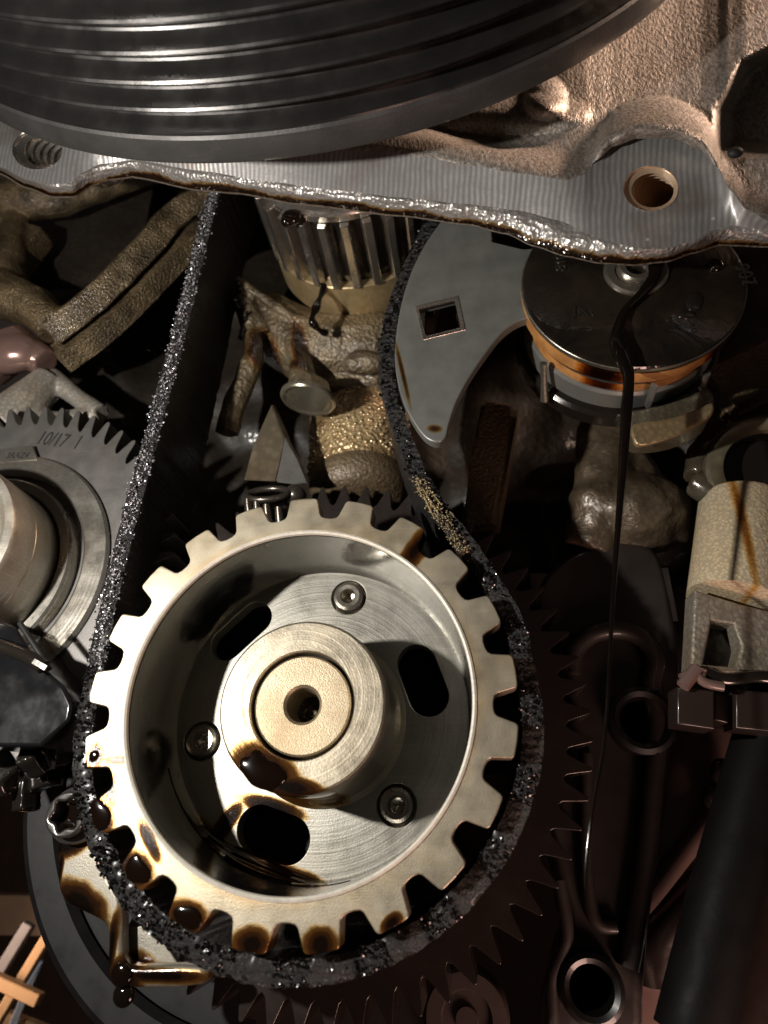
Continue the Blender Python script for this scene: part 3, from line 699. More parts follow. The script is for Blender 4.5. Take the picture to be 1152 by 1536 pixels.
# ------------------------------------------------------------------ black wet disc stack (solenoid / tensioner)
def disc_stack():
    c = Vector((73.8, 215, 199.3)); fr = axis_frame((c.x, 0, c.z)); R = 43.7
    root = thing('disc_stack', 'glossy black round disc with amber rings stacked under it, at the right', 'pulley', c)
    lathe('front_disc', [(0, 215), (22, 215), (24, 215.6), (R - 2.2, 215.6), (R - .6, 216), (R, 217), (R, 219), (R - .5, 219.8), (0, 219.8)], fr, M['wet_disc'], root, 140, ang=25)
    lathe('edge_glint', [(R - .9, 216.2), (R + .15, 217), (R + .25, 217.8), (R + .15, 218.6), (R - .9, 218.9)], fr, M['screw'], root, 140, ang=40)  # bright ring added for the glint along the disc's edge
    lathe('amber_ring', [(R - 6, 219.9), (R - .2, 219.9), (R, 220.4), (R, 225.2), (R - .5, 225.8), (R - 6, 225.8)], fr, M['orange'], root, 140, ang=25)
    lathe('spacer', [(R - 8, 225.9), (R - 4.2, 225.9), (R - 3.2, 227), (R - 4, 228.6), (R - 3.0, 230), (R - 3.6, 231.6), (R - 8, 231.8)], fr, M['black_gloss'], root, 120, ang=25)
    lathe('amber_ring', [(R - 9, 231.9), (R - 4.0, 231.9), (R - 3.8, 232.4), (R - 3.8, 236.4), (R - 9, 236.4)], fr, M['orange'], root, 120, ang=25)
    lathe('grey_collar', [(R - 9, 236.5), (R - 3.4, 236.5), (R - 2.6, 238), (R - 2.6, 247), (R - 4, 249), (R - 9, 249)], fr, M['lever'], root, 120, ang=25)
    lathe('base_ring', [(R - 9, 249.2), (R - 1, 249.2), (R + .5, 250.5), (R + .5, 257), (R - 2, 259), (R - 9, 259)], fr, M['black_gloss'], root, 120, ang=25)
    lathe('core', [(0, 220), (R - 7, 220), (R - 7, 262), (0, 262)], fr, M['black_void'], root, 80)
    h = W(955, 402, 213); hf = axis_frame((h.x, 0, h.z))
    lathe('washer', [(12.8, 215.6), (12.6, 214.2), (11.6, 213.6), (8.6, 213.6), (8.0, 214.4), (8, 216)], hf, M['screw'], root, 64, False, 25)
    b = lathe('bolt_head', [(8.0, 215.4), (7.4, 212.4), (6.6, 211.6), (4.6, 211.6), (4.2, 213), (3.9, 215), (0, 215.5)], hf, M['screw'], root, 48, False, 25, mod=lambda a, r, hh: r * (1 + (.07 * math.cos(6 * a) if r < 4.5 else 0)))
    bm = bmesh.new(); add_ico(bm, W(905, 350, 215) , 2.4, 2, (1, .6, 1))
    fin(bm, 'oil_bead', M['oil'], root, 80)
    bm = bmesh.new(); add_ico(bm, W(1073, 398, 215.2), 2.8, 3, (1, .8, 1.2)); fin(bm, 'oil_bead', M['oil'], root, 80)
    bm = bmesh.new(); add_ico(bm, W(1042, 452, 215.6), 1, 3, (3.2, .9, 5.2), Matrix.Rotation(R_(22), 3, 'Y')); add_ico(bm, W(1030, 472, 215.6), 1, 3, (3.4, .8, 2.2)); fin(bm, 'dent', M['black_gloss'], root, 80)
    # beaded raised lettering round the disc
    def word(s, px, py, size, rot):
        me = text_mesh(s, size, face_frame(px, py, 215.4, rot), .5); link('lettering', me, M['letter'], root)
    word('JX62', 885, 467, 7.0, -6); word('907', 1118, 412, 7.5, -84); word('810', 842, 393, 6.5, 84); word('8', 1042, 492, 6, 6)
    # upright clips
    for q0, q1 in (((815, 545), (817, 600)), ((1060, 560), (1048, 598))):
        bm = bmesh.new(); a, b2 = W(*q0, 232), W(*q1, 250); add_tube(bm, [a, a.lerp(b2, .5), b2], [1.6, 1.4, 2.0], 8); fin(bm, 'clip', M['screw'], root, 60)
    bm = bmesh.new(); a, b2 = W(982, 578, 226), W(970, 612, 246); add_tube(bm, [a, a.lerp(b2, .85), b2], [1.6, 1.6, .5], 6, True, .5); fin(bm, 'clip', M['gear'], root, 40)
t = NT('oil_wet_disc'); n1 = t.noise(45, 4, .6, dist=.6)
M['wet_disc'] = t.out(t.mix(t.rng(n1, .35, .65), (.010, .0085, .0075), (.030, .021, .014)), t.rng(n1, .3, .7, .10, .30), .35, t.bump(n1, .35, .003), .9, .05, coat_n=t.bump(t.noise(60, 3), .3, .003))
M['letter'] = plain('raised_letter', (.05, .045, .04), .15, .5, 0, 300, .2, .6)
disc_stack()
def clip_block():
    root = thing('curved_clamp', 'curved oily metal clamp block under the right side of the amber rings', 'clamp', W(1010, 630, 246))
    P = [(945, 618), (965, 612), (1000, 604), (1035, 592), (1062, 580), (1072, 598), (1066, 625), (1030, 645), (990, 655), (950, 652)]
    a = [W(*p, 240) for p in P]
    plate('clamp_body', catmull(a, 3, True), [], 240, 14, 1.6, M['clamp'], root, 40, bres=3)
    plate('clamp_lip', catmull([W(*p, 237) for p in ((950, 636), (1000, 628), (1040, 616), (1068, 604), (1068, 622), (1040, 640), (1000, 658), (962, 668), (950, 660))], 3, True), [], 236.5, 3.2, 1.1, M['gold_dull'], root, 40, bres=3)
M['clamp'] = casting('greenish_oily_metal', (.20, .19, .14), .9, 500, .5, .0008, .35, .5, .5)
M['gold_dull'] = casting('dull_golden_metal', (.42, .34, .20), .9, 500, .4, .0008, .35, .5, .7)
clip_block()

# ------------------------------------------------------------------ long strand of oil running off the disc
def oil_strand():
    P = [(985, 392, 212), (978, 420, 213.2), (962, 440, 213.6), (940, 463, 213.6), (929, 488, 213.4), (925, 512, 212.8), (931, 530, 212.4), (940, 552, 212.2), (943, 575, 212.4), (940, 610, 213), (937, 660, 213), (931, 740, 213), (925, 820, 213), (919, 900, 213), (915, 980, 213), (911, 1060, 213), (904, 1130, 213), (893, 1190, 213), (885, 1240, 213), (879, 1300, 213), (879, 1335, 213)]
    rad = [3.2, 2.7, 2.1, 1.7, 2.0, 2.9, 3.1, 2.5, 2.0, 2.1, 1.75, 1.25, .95, .75, .62, .58, .52, .50, .48, .45, .3]
    pts = catmull([W(*p) for p in P], 6); rr = []
    for i in range(len(pts)):
        k = i / 6; a = int(k); b = min(len(rad) - 1, a + 1); rr.append(rad[a] + (rad[b] - rad[a]) * (k - a))
    bm = bmesh.new(); add_tube(bm, pts, rr, 14, True, .8)
    tag(fin(bm, 'oil_strand', M['oil_clear'], None, 80, pts[0]), 'long thin strand of dark oil dripping off the glossy black disc', 'oil')
M['oil_clear'] = plain('brown_oil', (.007, .0045, .003), .07, 0, 0, 100, .2, 1, .6, .02)
oil_strand()

# ------------------------------------------------------------------ geared shaft at the left
def left_gear():
    c = Vector((-207.1, 250, 98.6)); fr = axis_frame((c.x, 0, c.z)); R = 85.8
    root = thing('shaft_gear', 'grey gear stamped with a date at the left edge, fine slanted teeth', 'gear', c)
    px = [(19, 614), (46, 612), (72, 611.5), (96.5, 612), (122, 618), (142, 627), (165, 635), (185, 648), (203, 663)]
    ang = [math.atan2(W(*q, 250).x - c.x, W(*q, 250).z - c.z) for q in px]; p = (ang[-1] - ang[0]) / 8
    n = round(2 * math.pi / p); p = 2 * math.pi / n; out = []; rr = R - 10.2
    for k in range(n):
        a0 = ang[4] + k * p
        for f, r in ((-.46, rr + .3), (-.38, rr), (-.30, rr + .6), (-.24, rr + 4), (-.12, R - 1.2), (-.03, R), (.08, R), (.15, R - 1.2), (.26, rr + 4.5), (.38, rr + 1.6), (.48, rr + .7)):
            a = a0 + f * p - (r - rr) * .0022; out.append((c.x + r * math.sin(a), c.z + r * math.cos(a)))
    plate('gear_disc', out, [], 250, 20, .35, M['gear_face'], root, 40)
    lathe('hub_ring', [(57.5, 251), (57.5, 248.4), (56.5, 247.4), (47.5, 247.2), (46.4, 248), (45.8, 252), (43.4, 252), (43.2, 244.6), (42.2, 243.6), (38.6, 243.4), (37.8, 244.2), (37.4, 250)], fr, M['ring_steel'], root, 160, ang=25)
    lathe('shaft', [(37.2, 251), (37.0, 239.2), (36.8, 238.6), (36.8, 236.5), (37.1, 236), (37.1, 229), (36.9, 228.6), (36.9, 226), (37.2, 225.4), (37.2, 216), (36.6, 214.5), (33.4, 214.2), (31.6, 215), (31.2, 222), (0, 224)], fr, M['shaft_steel'], root, 140, ang=25)
    me = text_mesh('10/17  1', 10.5, face_frame(88, 661, 249.9, -12), .35, .22, .66); link('stamping', me, M['ink'], root)
    pad = plate('stamped_pad', WL([(-6, 674), (48, 668), (56, 690), (-6, 694)], 247.0), [], 246.9, 2, .3, M['ring_steel'], root)
    me = text_mesh('3RAZ4', 4.6, face_frame(26, 683.5, 246.8, -4), .25, .1, .86); link('stamping', me, M['ink'], root)
M['ink'] = plain('engraved_black', (.02, .018, .016), .6)
M['gear_face'] = steel('grey_gear_face', (.22, .21, .20), .45, .7, 0, 1500, .05, (), .3)
M['ring_steel'] = steel('turned_ring_steel', (.50, .475, .42), .30, .88, 260, 900, .10, (), .5)
M['shaft_steel'] = steel('turned_shaft_steel', (.60, .57, .50), .36, .8, 0, 900, .05, (), .7)
left_gear()
def left_cover():
    root = thing('black_guard', 'smooth black wet guard below the shaft of the date-stamped gear', 'guard', W(40, 1020, 222))
    a = [(-30, 918), (20, 938), (50, 985), (72, 1008), (96, 1030), (108, 1056), (104, 1080), (60, 1120), (-30, 1120)]
    plate('guard_face', [W(*q, 226) for q in a], [], 226, 26, 1.4, M['blue_black'], root, 40, bres=4)
    bm = bmesh.new(); add_tube(bm, catmull([W(-20, 962, 222.5), W(20, 976, 222.2), W(45, 987, 222), W(66, 1001, 222.4)], 4), 2.6, 10); fin(bm, 'edge_bead', M['black_gloss'], root, 60)
    bm = bmesh.new(); add_tube(bm, [W(30, 935, 224), W(52, 968, 223), W(74, 1004, 223)], 1.1, 8); fin(bm, 'split_line', M['black_void'], root, 60)
    bm = bmesh.new(); add_box(bm, W(60, 997, 219.6), (6.0, .8, 1.8), Matrix.Rotation(R_(27), 3, 'Y')); fin(bm, 'reflection_bar', M['bright'], root)  # bright steel bar stands in for the guard's reflection line
M['blue_black'] = plain('black_polymer', (.007, .0072, .008), .16, 0, .04, 120, .3, .4, coat_r=.12)
left_cover()
def crumpled():
    bm = bmesh.new(); random.seed(5)
    for k in range(16):
        add_box(bm, W(random.uniform(-20, 110), random.uniform(1065, 1200), random.uniform(246, 262)), (random.uniform(5, 12), 10, random.uniform(5, 12)), Matrix.Rotation(random.random() * 3, 3, 'Y') @ Matrix.Rotation(random.random() * .8, 3, 'X'))
    tag(organic('oily_housing', bm, M['black_gloss'], None, .9, 2, 1.2, W(40, 1130, 250)), 'lumpy black oily housing at the left edge under the smooth guard', 'housing')
crumpled()

# ------------------------------------------------------------------ castings round the crank sprocket
def upper_left_arm():
    root = thing('block_arm', 'rough brown cast arm with a long dark pocket, upper left below the flange', 'casting', W(150, 400, 250))
    bm = bmesh.new()
    add_tube(bm, catmull([W(75, 500, 258), W(140, 450, 256), W(215, 375, 256), W(262, 322, 257), W(320, 292, 260)], 4), 11.0, 4, True, .8)
    add_tube(bm, catmull([W(-60, 300, 256), W(40, 300, 258), W(110, 290, 262), W(190, 262, 266), W(260, 240, 266)], 4), [12] * 8 + [10] * 9, 14)
    add_tube(bm, [W(-60, 440, 258), W(0, 440, 256), W(55, 462, 256), W(85, 492, 257)], [15, 14, 11.5, 10], 14)
    add_tube(bm, [W(-50, 330, 260), W(-30, 440, 258)], [16, 16], 14); add_tube(bm, [W(25, 330, 262), W(15, 400, 260), W(20, 440, 258)], [8, 9, 10], 12)
    add_box(bm, W(0, 400, 268), (34, 14, 60), Matrix.Rotation(R_(20), 3, 'Y'))
    organic('arm_body', bm, M['brown_arm'], root, 1.0, 3, .6)
    bm = bmesh.new(); pts = [W(92, 540, 270), W(164, 486, 268), W(240, 410, 268), W(284, 366, 268), W(335, 345, 270)]
    add_tube(bm, catmull(pts, 5), 9.0, 5, True, 1.0); fin(bm, 'arm_rib', M['brown_arm'], root, 40)
    bm = bmesh.new(); add_box(bm, W(130, 350, 288), (82, 4, 90)); fin(bm, 'pocket_shade', M['dark_cast'], root)  # dark plate stands in for shadow inside the pocket
M['brown_arm'] = casting('brown_stained_arm', (.29, .21, .115), 1, 900, .9, .001, .34, .45, .07, 75)
upper_left_arm()
def small_left():
    bm = bmesh.new()
    add_tube(bm, [W(-20, 545, 262), W(30, 520, 262), W(70, 545, 264)], [14, 12, 8], 12); add_ico(bm, W(15, 530, 258), 12, 3, (1.4, .8, 1))
    tag(organic('pinkish_housing', bm, M['pink_metal'], None, 1.0, 6, .3, W(15, 530, 260)), 'rounded pinkish housing reflecting warm light at the left edge', 'housing')
    bm = bmesh.new(); add_tube(bm, [W(8, 640, 266), W(45, 600, 266), W(76, 566, 268)], [15, 11, 7.5], 14)
    add_tube(bm, [W(76, 566, 270), W(120, 600, 272), W(150, 622, 272)], [6, 5, 6], 12); add_tube(bm, [W(8, 640, 268), W(90, 640, 272), W(150, 622, 272)], [12, 8, 5], 12)
    tag(organic('light_bracket', bm, M['grey_cast'], None, .9, 4, .2, W(60, 600, 268)), 'pale grey cast bracket just above the teeth of the date-stamped gear', 'bracket')
M['pink_metal'] = plain('warm_reflection_metal', (.40, .25, .21), .24, .55, .08, 150, .3, .5)  # warm reflected tint is put into the base colour
small_left()
def pump_body():
    root = thing('oil_pump_body', 'wet brown cast body under the sleeve of the small shiny sprocket', 'casting', W(470, 540, 268))
    bm = bmesh.new()
    add_tube(bm, [W(358, 422, 258), W(368, 460, 264), W(392, 510, 270)], [3.2, 6, 9], 10)
    add_tube(bm, catmull([W(356, 420, 257), W(402, 452, 260), W(452, 482, 264), W(505, 492, 268), W(560, 490, 270), W(620, 478, 272)], 4), [2.6] * 8 + [3.2] * 8 + [4] * 5, 10)
    add_tube(bm, [W(390, 480, 280), W(465, 525, 283), W(560, 525, 285), W(625, 505, 288)], [17, 21, 21, 18], 14)
    add_tube(bm, [W(470, 585, 286), W(560, 572, 288), W(640, 530, 290)], [7, 9, 9], 10)
    add_tube(bm, [W(430, 500, 268), W(452, 545, 268), W(455, 580, 268)], [3, 6, 8], 10); add_ico(bm, W(545, 545, 272), 8, 3, (1.4, .7, .8))
    organic('cast_body', bm, M['pump_cast'], root, .9, 2, .9)
    bm = bmesh.new(); add_tube(bm, catmull([W(372, 470, 262), W(382, 520, 266), W(372, 560, 268), W(350, 610, 270), W(340, 650, 272)], 4), [3, 4, 4.5, 5, 5, 5, 5.5, 6, 6, 6, 6, 6, 6, 6, 6, 6, 6], 10)
    organic('side_rib', bm, M['pump_cast'], root, .9, 4, .8)
    bm = bmesh.new(); random.seed(3)
    for k in range(10): add_ico(bm, W(358 + random.uniform(-6, 14), 425 + k * 9, 255 + k * .7), random.uniform(1.0, 2.4), 2)
    organic('oil_lump', bm, M['oil_clear'], root, .7, 3)
    # oval end plug
    n = Vector((-.15, .02, -.98)); fr = axis_frame(W(462, 600, 262), n)
    lathe('plug', [(0, .2), (10.6, .0), (12.0, .8), (13.0, .8), (13.6, 0), (13.6, -1.6), (12, -3.2), (9, -9)], fr, M['plug'], root, 64, ang=25, mod=None)
q_ = [W(*p, 268) - W(470, 540, 268) for p in ((452, 525), (470, 560), (395, 530), (560, 585))]  # oil stains; the last is painted shade under the casting's lower edge
M['pump_cast'] = casting('wet_pump_casting', (.30, .23, .14), 1, 620, .9, .0011, .34, .4, .12, 70, stains=[(q_[0].x * .001, q_[0].z * .001, .0035, .013, 10), (q_[1].x * .001, q_[1].z * .001, .012, .003, -20), (q_[2].x * .001, q_[2].z * .001, .006, .010, 0), (q_[3].x * .001, q_[3].z * .001, .014, .003, 15)], sk=.8)
M['olive_cast'] = casting('wet_olive_casting', (.22, .195, .13), 1, 240, .25, .001, .25, .3, .5, 60, False)
M['plug'] = steel('oily_plug_steel', (.42, .38, .29), .22, .8, 0, 500, .05, [(-.004, .004, .006, .003, 20)], .4)
pump_body()
def nozzle():
    root = thing('jet_nozzle', 'tapered grey-brown metal bracket with a ring below it, right of the left belt run', 'bracket', W(400, 690, 262))
    def wedge(name, f, b, mat):
        bm = bmesh.new(); A = [bm.verts.new(W(*q)) for q in f]; B = [bm.verts.new(W(*q)) for q in b]; n = len(A)
        bm.faces.new(A); bm.faces.new(B[::-1])
        for k in range(n): bm.faces.new((A[k], B[k], B[(k + 1) % n], A[(k + 1) % n]))
        bmesh.ops.bevel(bm, geom=bm.edges[:], offset=.5, segments=2, affect='EDGES'); fin(bm, name, mat, root, 35)
    wedge('flank', [(408, 606, 262), (428, 660, 261), (414, 722, 260), (366, 720, 261), (380, 668, 262)], [(412, 606, 274), (436, 660, 274), (420, 722, 272), (372, 722, 272), (386, 668, 274)], M['olive_dry'])
    wedge('flank', [(428, 655, 260.5), (446, 690, 262), (462, 724, 264), (438, 726, 262), (414, 723, 259.6)], [(432, 655, 272), (450, 690, 272), (466, 724, 274), (440, 726, 272), (418, 723, 270)], M['gear'])
    bm = bmesh.new(); c = W(402, 738, 258); add_tube(bm, [c + Vector((9.5 * math.cos(a), 3 * math.sin(a), 4.2 * math.sin(a) - 1)) for a in [2 * math.pi * k / 40 for k in range(41)]], 1.5, 8, False); fin(bm, 'ring', M['dark_nozzle'], root, 60)
    bm = bmesh.new()
    for k, q in enumerate(((372, 748), (385, 752), (400, 756), (418, 760))): add_tube(bm, [W(*q, 256), W(q[0] + 3, q[1] + 26, 259)], [1.8, 2.4], 8)
    fin(bm, 'prong', M['dark_nozzle'], root, 60)
    bm = bmesh.new(); add_ico(bm, W(444, 742, 262), 5, 3); fin(bm, 'ball', M['dark_nozzle'], root, 60)
M['dark_nozzle'] = plain('oily_dark_fitting', (.10, .085, .07), .25, .7, .03, 400, .3, .5)
M['olive_dry'] = casting('oiled_brown_metal', (.25, .21, .15), .6, 300, .2, .0008, .3, .5, .6)
nozzle()
def sparkle_cylinder():
    top, bot = W(540, 585, 312), W(540, 752, 300)
    n = (bot - top); L_ = n.length; fr = axis_frame(top, n)
    root = thing('wet_boss', 'rough golden cast cylinder covered in glinting wet oil, above the sprocket', 'casting', top)
    lathe('boss_side', [(0, -4), (26, -4), (26.5, 0), (27, L_ * .4), (26.6, L_ * .78), (25.6, L_ * .84)], fr, M['gold_sparkle'], root, 90, ang=60)
    random.seed(21); bm = bmesh.new(); c_, a_, b_, n_ = fr
    for k in range(900):
        an = random.uniform(0, 2 * math.pi); d = a_ * math.cos(an) + b_ * math.sin(an)
        if d.y > .1: continue
        p = c_ + n_ * (L_ * random.uniform(.12, .80)) + d * 26.6
        add_ico(bm, p, random.choice((.45, .6, .8, 1.0, 1.2)), 2, (1, .9, 1))
    tag(fin(bm, 'oil_droplets', M['droplet'], root, 90), kind='stuff')
    lathe('boss_foot', [(25.6, L_ * .84), (26.2, L_ * .9), (23.5, L_ * 1.0), (18, L_ * 1.04), (0, L_ * 1.05)], fr, M['brown_cast'], root, 90, ang=60)
M['droplet'] = plain('golden_oil_droplet', (.62, .47, .26), .22, .6, 0, 100, .3, 1, 1, .12)
t = NT('glinting_wet_gold'); v = t.voro(470, co=t.mapping((1, 1, 1)), out='Distance'); n2 = t.noise(50, 3); hgt = t.math('SUBTRACT', 1, t.rng(v, 0, .8))
M['gold_sparkle'] = t.out(t.mix(t.rng(n2, .35, .65), (.56, .41, .22), (.26, .16, .07)), .34, .5, t.bump(t.math('ADD', hgt, t.noise(300, 3)), .7, .0013), 1, .10, coat_n=t.bump(t.math('ADD', hgt, t.noise(300, 3)), .75, .0013))
sparkle_cylinder()
def mid_post():
    bm = bmesh.new(); A = WL([(722, 596, 288), (778, 606, 288), (744, 790, 280), (690, 800, 280), (704, 700, 284)], 0); B = [p + Vector((2, 16, 0)) for p in A]
    va = [bm.verts.new(p) for p in A]; vb = [bm.verts.new(p) for p in B]; bm.faces.new(va); bm.faces.new(vb[::-1])
    for k in range(5): bm.faces.new((va[k], vb[k], vb[(k + 1) % 5], va[(k + 1) % 5]))
    bmesh.ops.bevel(bm, geom=bm.edges[:], offset=2.5, segments=3, affect='EDGES')
    tag(fin(bm, 'cast_post', M['brown_cast'], None, 50, A[0]), 'slanting brown cast post in the gap right of the right belt run', 'casting')
    bm = bmesh.new()
    add_tube(bm, [W(905, 640, 300), W(910, 700, 298), W(905, 760, 296), W(880, 830, 300)], [13, 15, 15, 13], 14); add_ico(bm, W(955, 770, 296), 19, 3, (1.3, 1, 1)); add_ico(bm, W(900, 755, 294), 14, 3)
    add_tube(bm, [W(930, 690, 302), W(985, 780, 300), W(1000, 820, 300)], [14, 13, 10], 12)
    tag(organic('lumpy_casting', bm, M['wet_brown'], None, 1.2, 6, 1.6, W(930, 740, 296)), 'rounded brown wet casting crossed by the thin oil strand', 'casting')
M['wet_brown'] = casting('wet_smooth_brown', (.15, .11, .07), 1, 420, .6, .0012, .4, .35, .25, 40, False, .10)
mid_post()

# ------------------------------------------------------------------ right-hand boss, post and brackets
def right_side():
    c = W(1156, 702, 262); root = thing('pipe_boss', 'oily ringed port with a dark round bore at the right edge', 'port', c)
    fr = axis_frame(c, (.12, 1, .1))
    lathe('port_ring', [(25, 6), (24.5, 1.5), (23, .2), (20, -.2), (17.8, .6), (17.2, 3), (17, 16), (0, 17)], fr, M['olive_cast'], root, 80, ang=30)
    lathe('port_bore', [(17.15, 3), (16.6, 10), (0, 12)], fr, M['black_gloss'], root, 60, ang=30)
    bm = bmesh.new(); add_tube(bm, [W(1040, 722, 274), W(1068, 738, 272), W(1120, 756, 271), W(1200, 764, 272)], [6, 7, 7.5, 8], 12); add_tube(bm, [W(1046, 716, 276), W(1050, 680, 278), W(1085, 650, 278), W(1170, 640, 278)], [6, 6, 7, 8], 12); add_box(bm, W(1130, 700, 284), (44, 12, 34))
    organic('port_flange', bm, M['dark_olive'], root, 1, 5, .6)
    top, bot = W(1118, 765, 274), W(1102, 905, 268); fr = axis_frame(top, bot - top)
    bm = bmesh.new()
    tag(lathe('pale_post', [(0, -2), (17.5, -2), (18.4, 0), (17.6, (bot - top).length), (0, (bot - top).length)], fr, M['post'], None, 80, False, 40, top), 'pale beige cast post streaked with brown oil at the right edge', 'post')
    root = thing('pale_bracket', 'pale cast bracket with a dark recess, under the beige post at the right edge', 'bracket', W(1095, 950, 258))
    plate('bracket_face', WL([(1042, 884), (1110, 905), (1190, 925), (1190, 1012), (1150, 1012), (1062, 1008), (1036, 1000)], 258), [WL([(1068, 930), (1100, 936), (1112, 968), (1104, 1000), (1056, 996)], 258)], 258, 14, 1.4, M['grey_cast2'], root, 40, bres=3)
    bm = bmesh.new(); add_box(bm, W(1085, 966, 270), (20, 3, 22)); fin(bm, 'recess_floor', M['dark_cast'], root)
    bm = bmesh.new(); add_tube(bm, catmull([W(1060, 1008, 256), W(1090, 1018, 256), W(1140, 1014, 256), W(1190, 1022, 256)], 4), 2.2, 8, True, .7); fin(bm, 'black_seal', M['black_gloss'], root, 60)
    root = thing('connector', 'dark reddish plastic connector blocks under the pale bracket, right edge', 'connector', W(1070, 1060, 258))
    for (x0, y0, x1, y1, yy) in ((1016, 1030, 1072, 1086, 256), (1104, 1034, 1180, 1092, 260), (1072, 1040, 1104, 1080, 266)):
        plate('block', WL([(x0, y0), (x1, y0 + 6), (x1, y1 + 8), (x0, y1)], yy), [], yy, 14, 1.0, M['dim_plastic'], root)
    bm = bmesh.new(); add_tube(bm, catmull([W(1022, 1018, 254), W(1040, 1010, 254), W(1058, 1024, 254), W(1085, 1030, 254)], 4), 1.8, 8); add_tube(bm, [W(1024, 1030, 254), W(1046, 1002, 254)], 2.4, 8)
    fin(bm, 'pink_tab', M['pink_plastic'], root, 60)
    bm = bmesh.new(); add_box(bm, W(1120, 580, 280), (46, 26, 30), Matrix.Rotation(R_(-24), 3, 'Y')); bmesh.ops.bevel(bm, geom=bm.edges[:], offset=4, segments=3, affect='EDGES')
    tag(fin(bm, 'cast_web', M['brown_cast'], None, 50, W(1120, 580, 280)), 'sloping rough brown casting above the ringed port, right edge', 'casting')
M['dark_olive'] = casting('dark_olive_wet', (.14, .12, .085), 1, 240, .25, .001, .25, .3, .45, 60, False)
M['grey_cast2'] = casting('rough_grey_bracket', (.36, .32, .26), .15, 700, .5, .0008, .5, .4, .7)
M['post'] = casting('beige_post_cast', (.74, .64, .46), .25, 900, .4, .0008, .5, .1, .9, 20, True, .12, [(-.0105, -.014, .0016, .03, -5)], .4)
M['copper'] = plain('copper_tip', (.32, .15, .10), .4, .6)
right_side()

# ------------------------------------------------------------------ dark cover, hose and dim parts at the lower right
def dark_cover():
    root = thing('dark_case', 'almost black ribbed engine case in shadow at the lower right', 'engine case', W(930, 1250, 285))
    o_ = [(840, 840), (905, 812), (980, 820), (1010, 900), (1022, 1000), (1012, 1100), (1000, 1210), (985, 1320), (975, 1400), (968, 1480), (950, 1580), (820, 1580), (835, 1440), (850, 1380), (820, 1250), (800, 1100), (800, 900)]
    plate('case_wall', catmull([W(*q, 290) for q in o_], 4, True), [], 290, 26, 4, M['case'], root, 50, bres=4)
    def rim(px, r, y): 
        bm = bmesh.new(); add_tube(bm, catmull([W(*q, y) for q in px], 5), r, 10); fin(bm, 'raised_rim', M['case'], root, 60)
    rim([(856, 1010), (862, 975), (890, 950), (930, 944), (965, 958), (982, 990), (975, 1030), (985, 1080), (978, 1180), (968, 1280), (950, 1400), (940, 1450)], 4.2, 288)
    rim([(880, 1130), (878, 1260), (884, 1350), (898, 1385), (925, 1390)], 2.6, 288)
    rim([(838, 1320), (850, 1395), (842, 1430), (828, 1470), (830, 1540)], 2.6, 287)
    for (x, y, r) in ((965, 1080, 10), (888, 1485, 8.5)):
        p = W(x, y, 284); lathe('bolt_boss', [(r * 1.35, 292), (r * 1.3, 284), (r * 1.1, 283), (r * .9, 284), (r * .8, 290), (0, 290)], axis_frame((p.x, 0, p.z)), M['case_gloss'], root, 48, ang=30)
    bm = bmesh.new(); add_box(bm, W(900, 900, 296), (60, 10, 24)); fin(bm, 'case_step', M['case'], root)
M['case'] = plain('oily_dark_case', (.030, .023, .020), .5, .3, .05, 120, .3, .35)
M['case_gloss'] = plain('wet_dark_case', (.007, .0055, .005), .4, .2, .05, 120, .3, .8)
dark_cover()
def lower_right():
    bm = bmesh.new(); add_tube(bm, [W(1175, 1020, 284), W(1130, 1180, 282), W(1085, 1350, 280), (W(1035, 1560, 278))], 11.5, 20)
    tag(fin(bm, 'black_hose', M['black_rubber'], None, 60, W(1110, 1250, 282)), 'thick straight black hose slanting down through the lower right corner', 'hose')
    root = thing('plastic_duct', 'dim pinkish-brown plastic duct behind the black hose, lower right', 'duct', W(1020, 1300, 320))
    bm = bmesh.new(); add_tube(bm, catmull([W(1100, 1080, 330), W(1050, 1180, 325), W(1000, 1280, 322), W(970, 1400, 322), W(950, 1580, 322)], 4), 24, 16, True, .6); fin(bm, 'duct_body', M['pink_plastic'], root, 60)
    bm = bmesh.new(); add_tube(bm, catmull([W(1090, 1200, 308), W(1040, 1260, 306), W(985, 1330, 304), W(955, 1365, 304)], 4), [4] * 12 + [3], 10); fin(bm, 'duct_rib', M['pink_plastic'], root, 60)
    for q in ((1085, 1160), (1072, 1200)):
        bm = bmesh.new(); add_ico(bm, W(*q, 306), 5, 3, (1, .6, 1.2)); fin(bm, 'duct_stud', M['dim_plastic'], root, 60)
    bm = bmesh.new(); add_tube(bm, catmull([W(1060, 1330, 312), W(1020, 1370, 310), W(985, 1410, 310), W(990, 1470, 312)], 4), 9, 12); fin(bm, 'duct_elbow', M['dim_plastic'], root, 60)
    bm = bmesh.new(); add_tube(bm, [W(1160, 1300, 330), W(1130, 1420, 330), W(1100, 1600, 330)], 22, 16); 
    tag(fin(bm, 'grey_pipe', M['dim_plastic'], None, 60, W(1130, 1420, 330)), 'dim grey-brown pipe in the lower right corner beyond the black hose', 'pipe')
    c = W(700, 1530, 305); root = thing('idler', 'blurred pale wheel showing under the gear at the bottom edge', 'wheel', c)
    M['dim_metal'] = plain('dim_greyish_metal', (.10, .075, .068), .3, .5, .05, 200, .3)
    lathe('idler_face', [(0, 0), (4, 0), (4.5, 2), (9, 2), (9.6, 0), (15, 0), (16, 2), (16, 14), (0, 14)], axis_frame(c), M['dim_metal'], root, 48, ang=30)
lower_right()

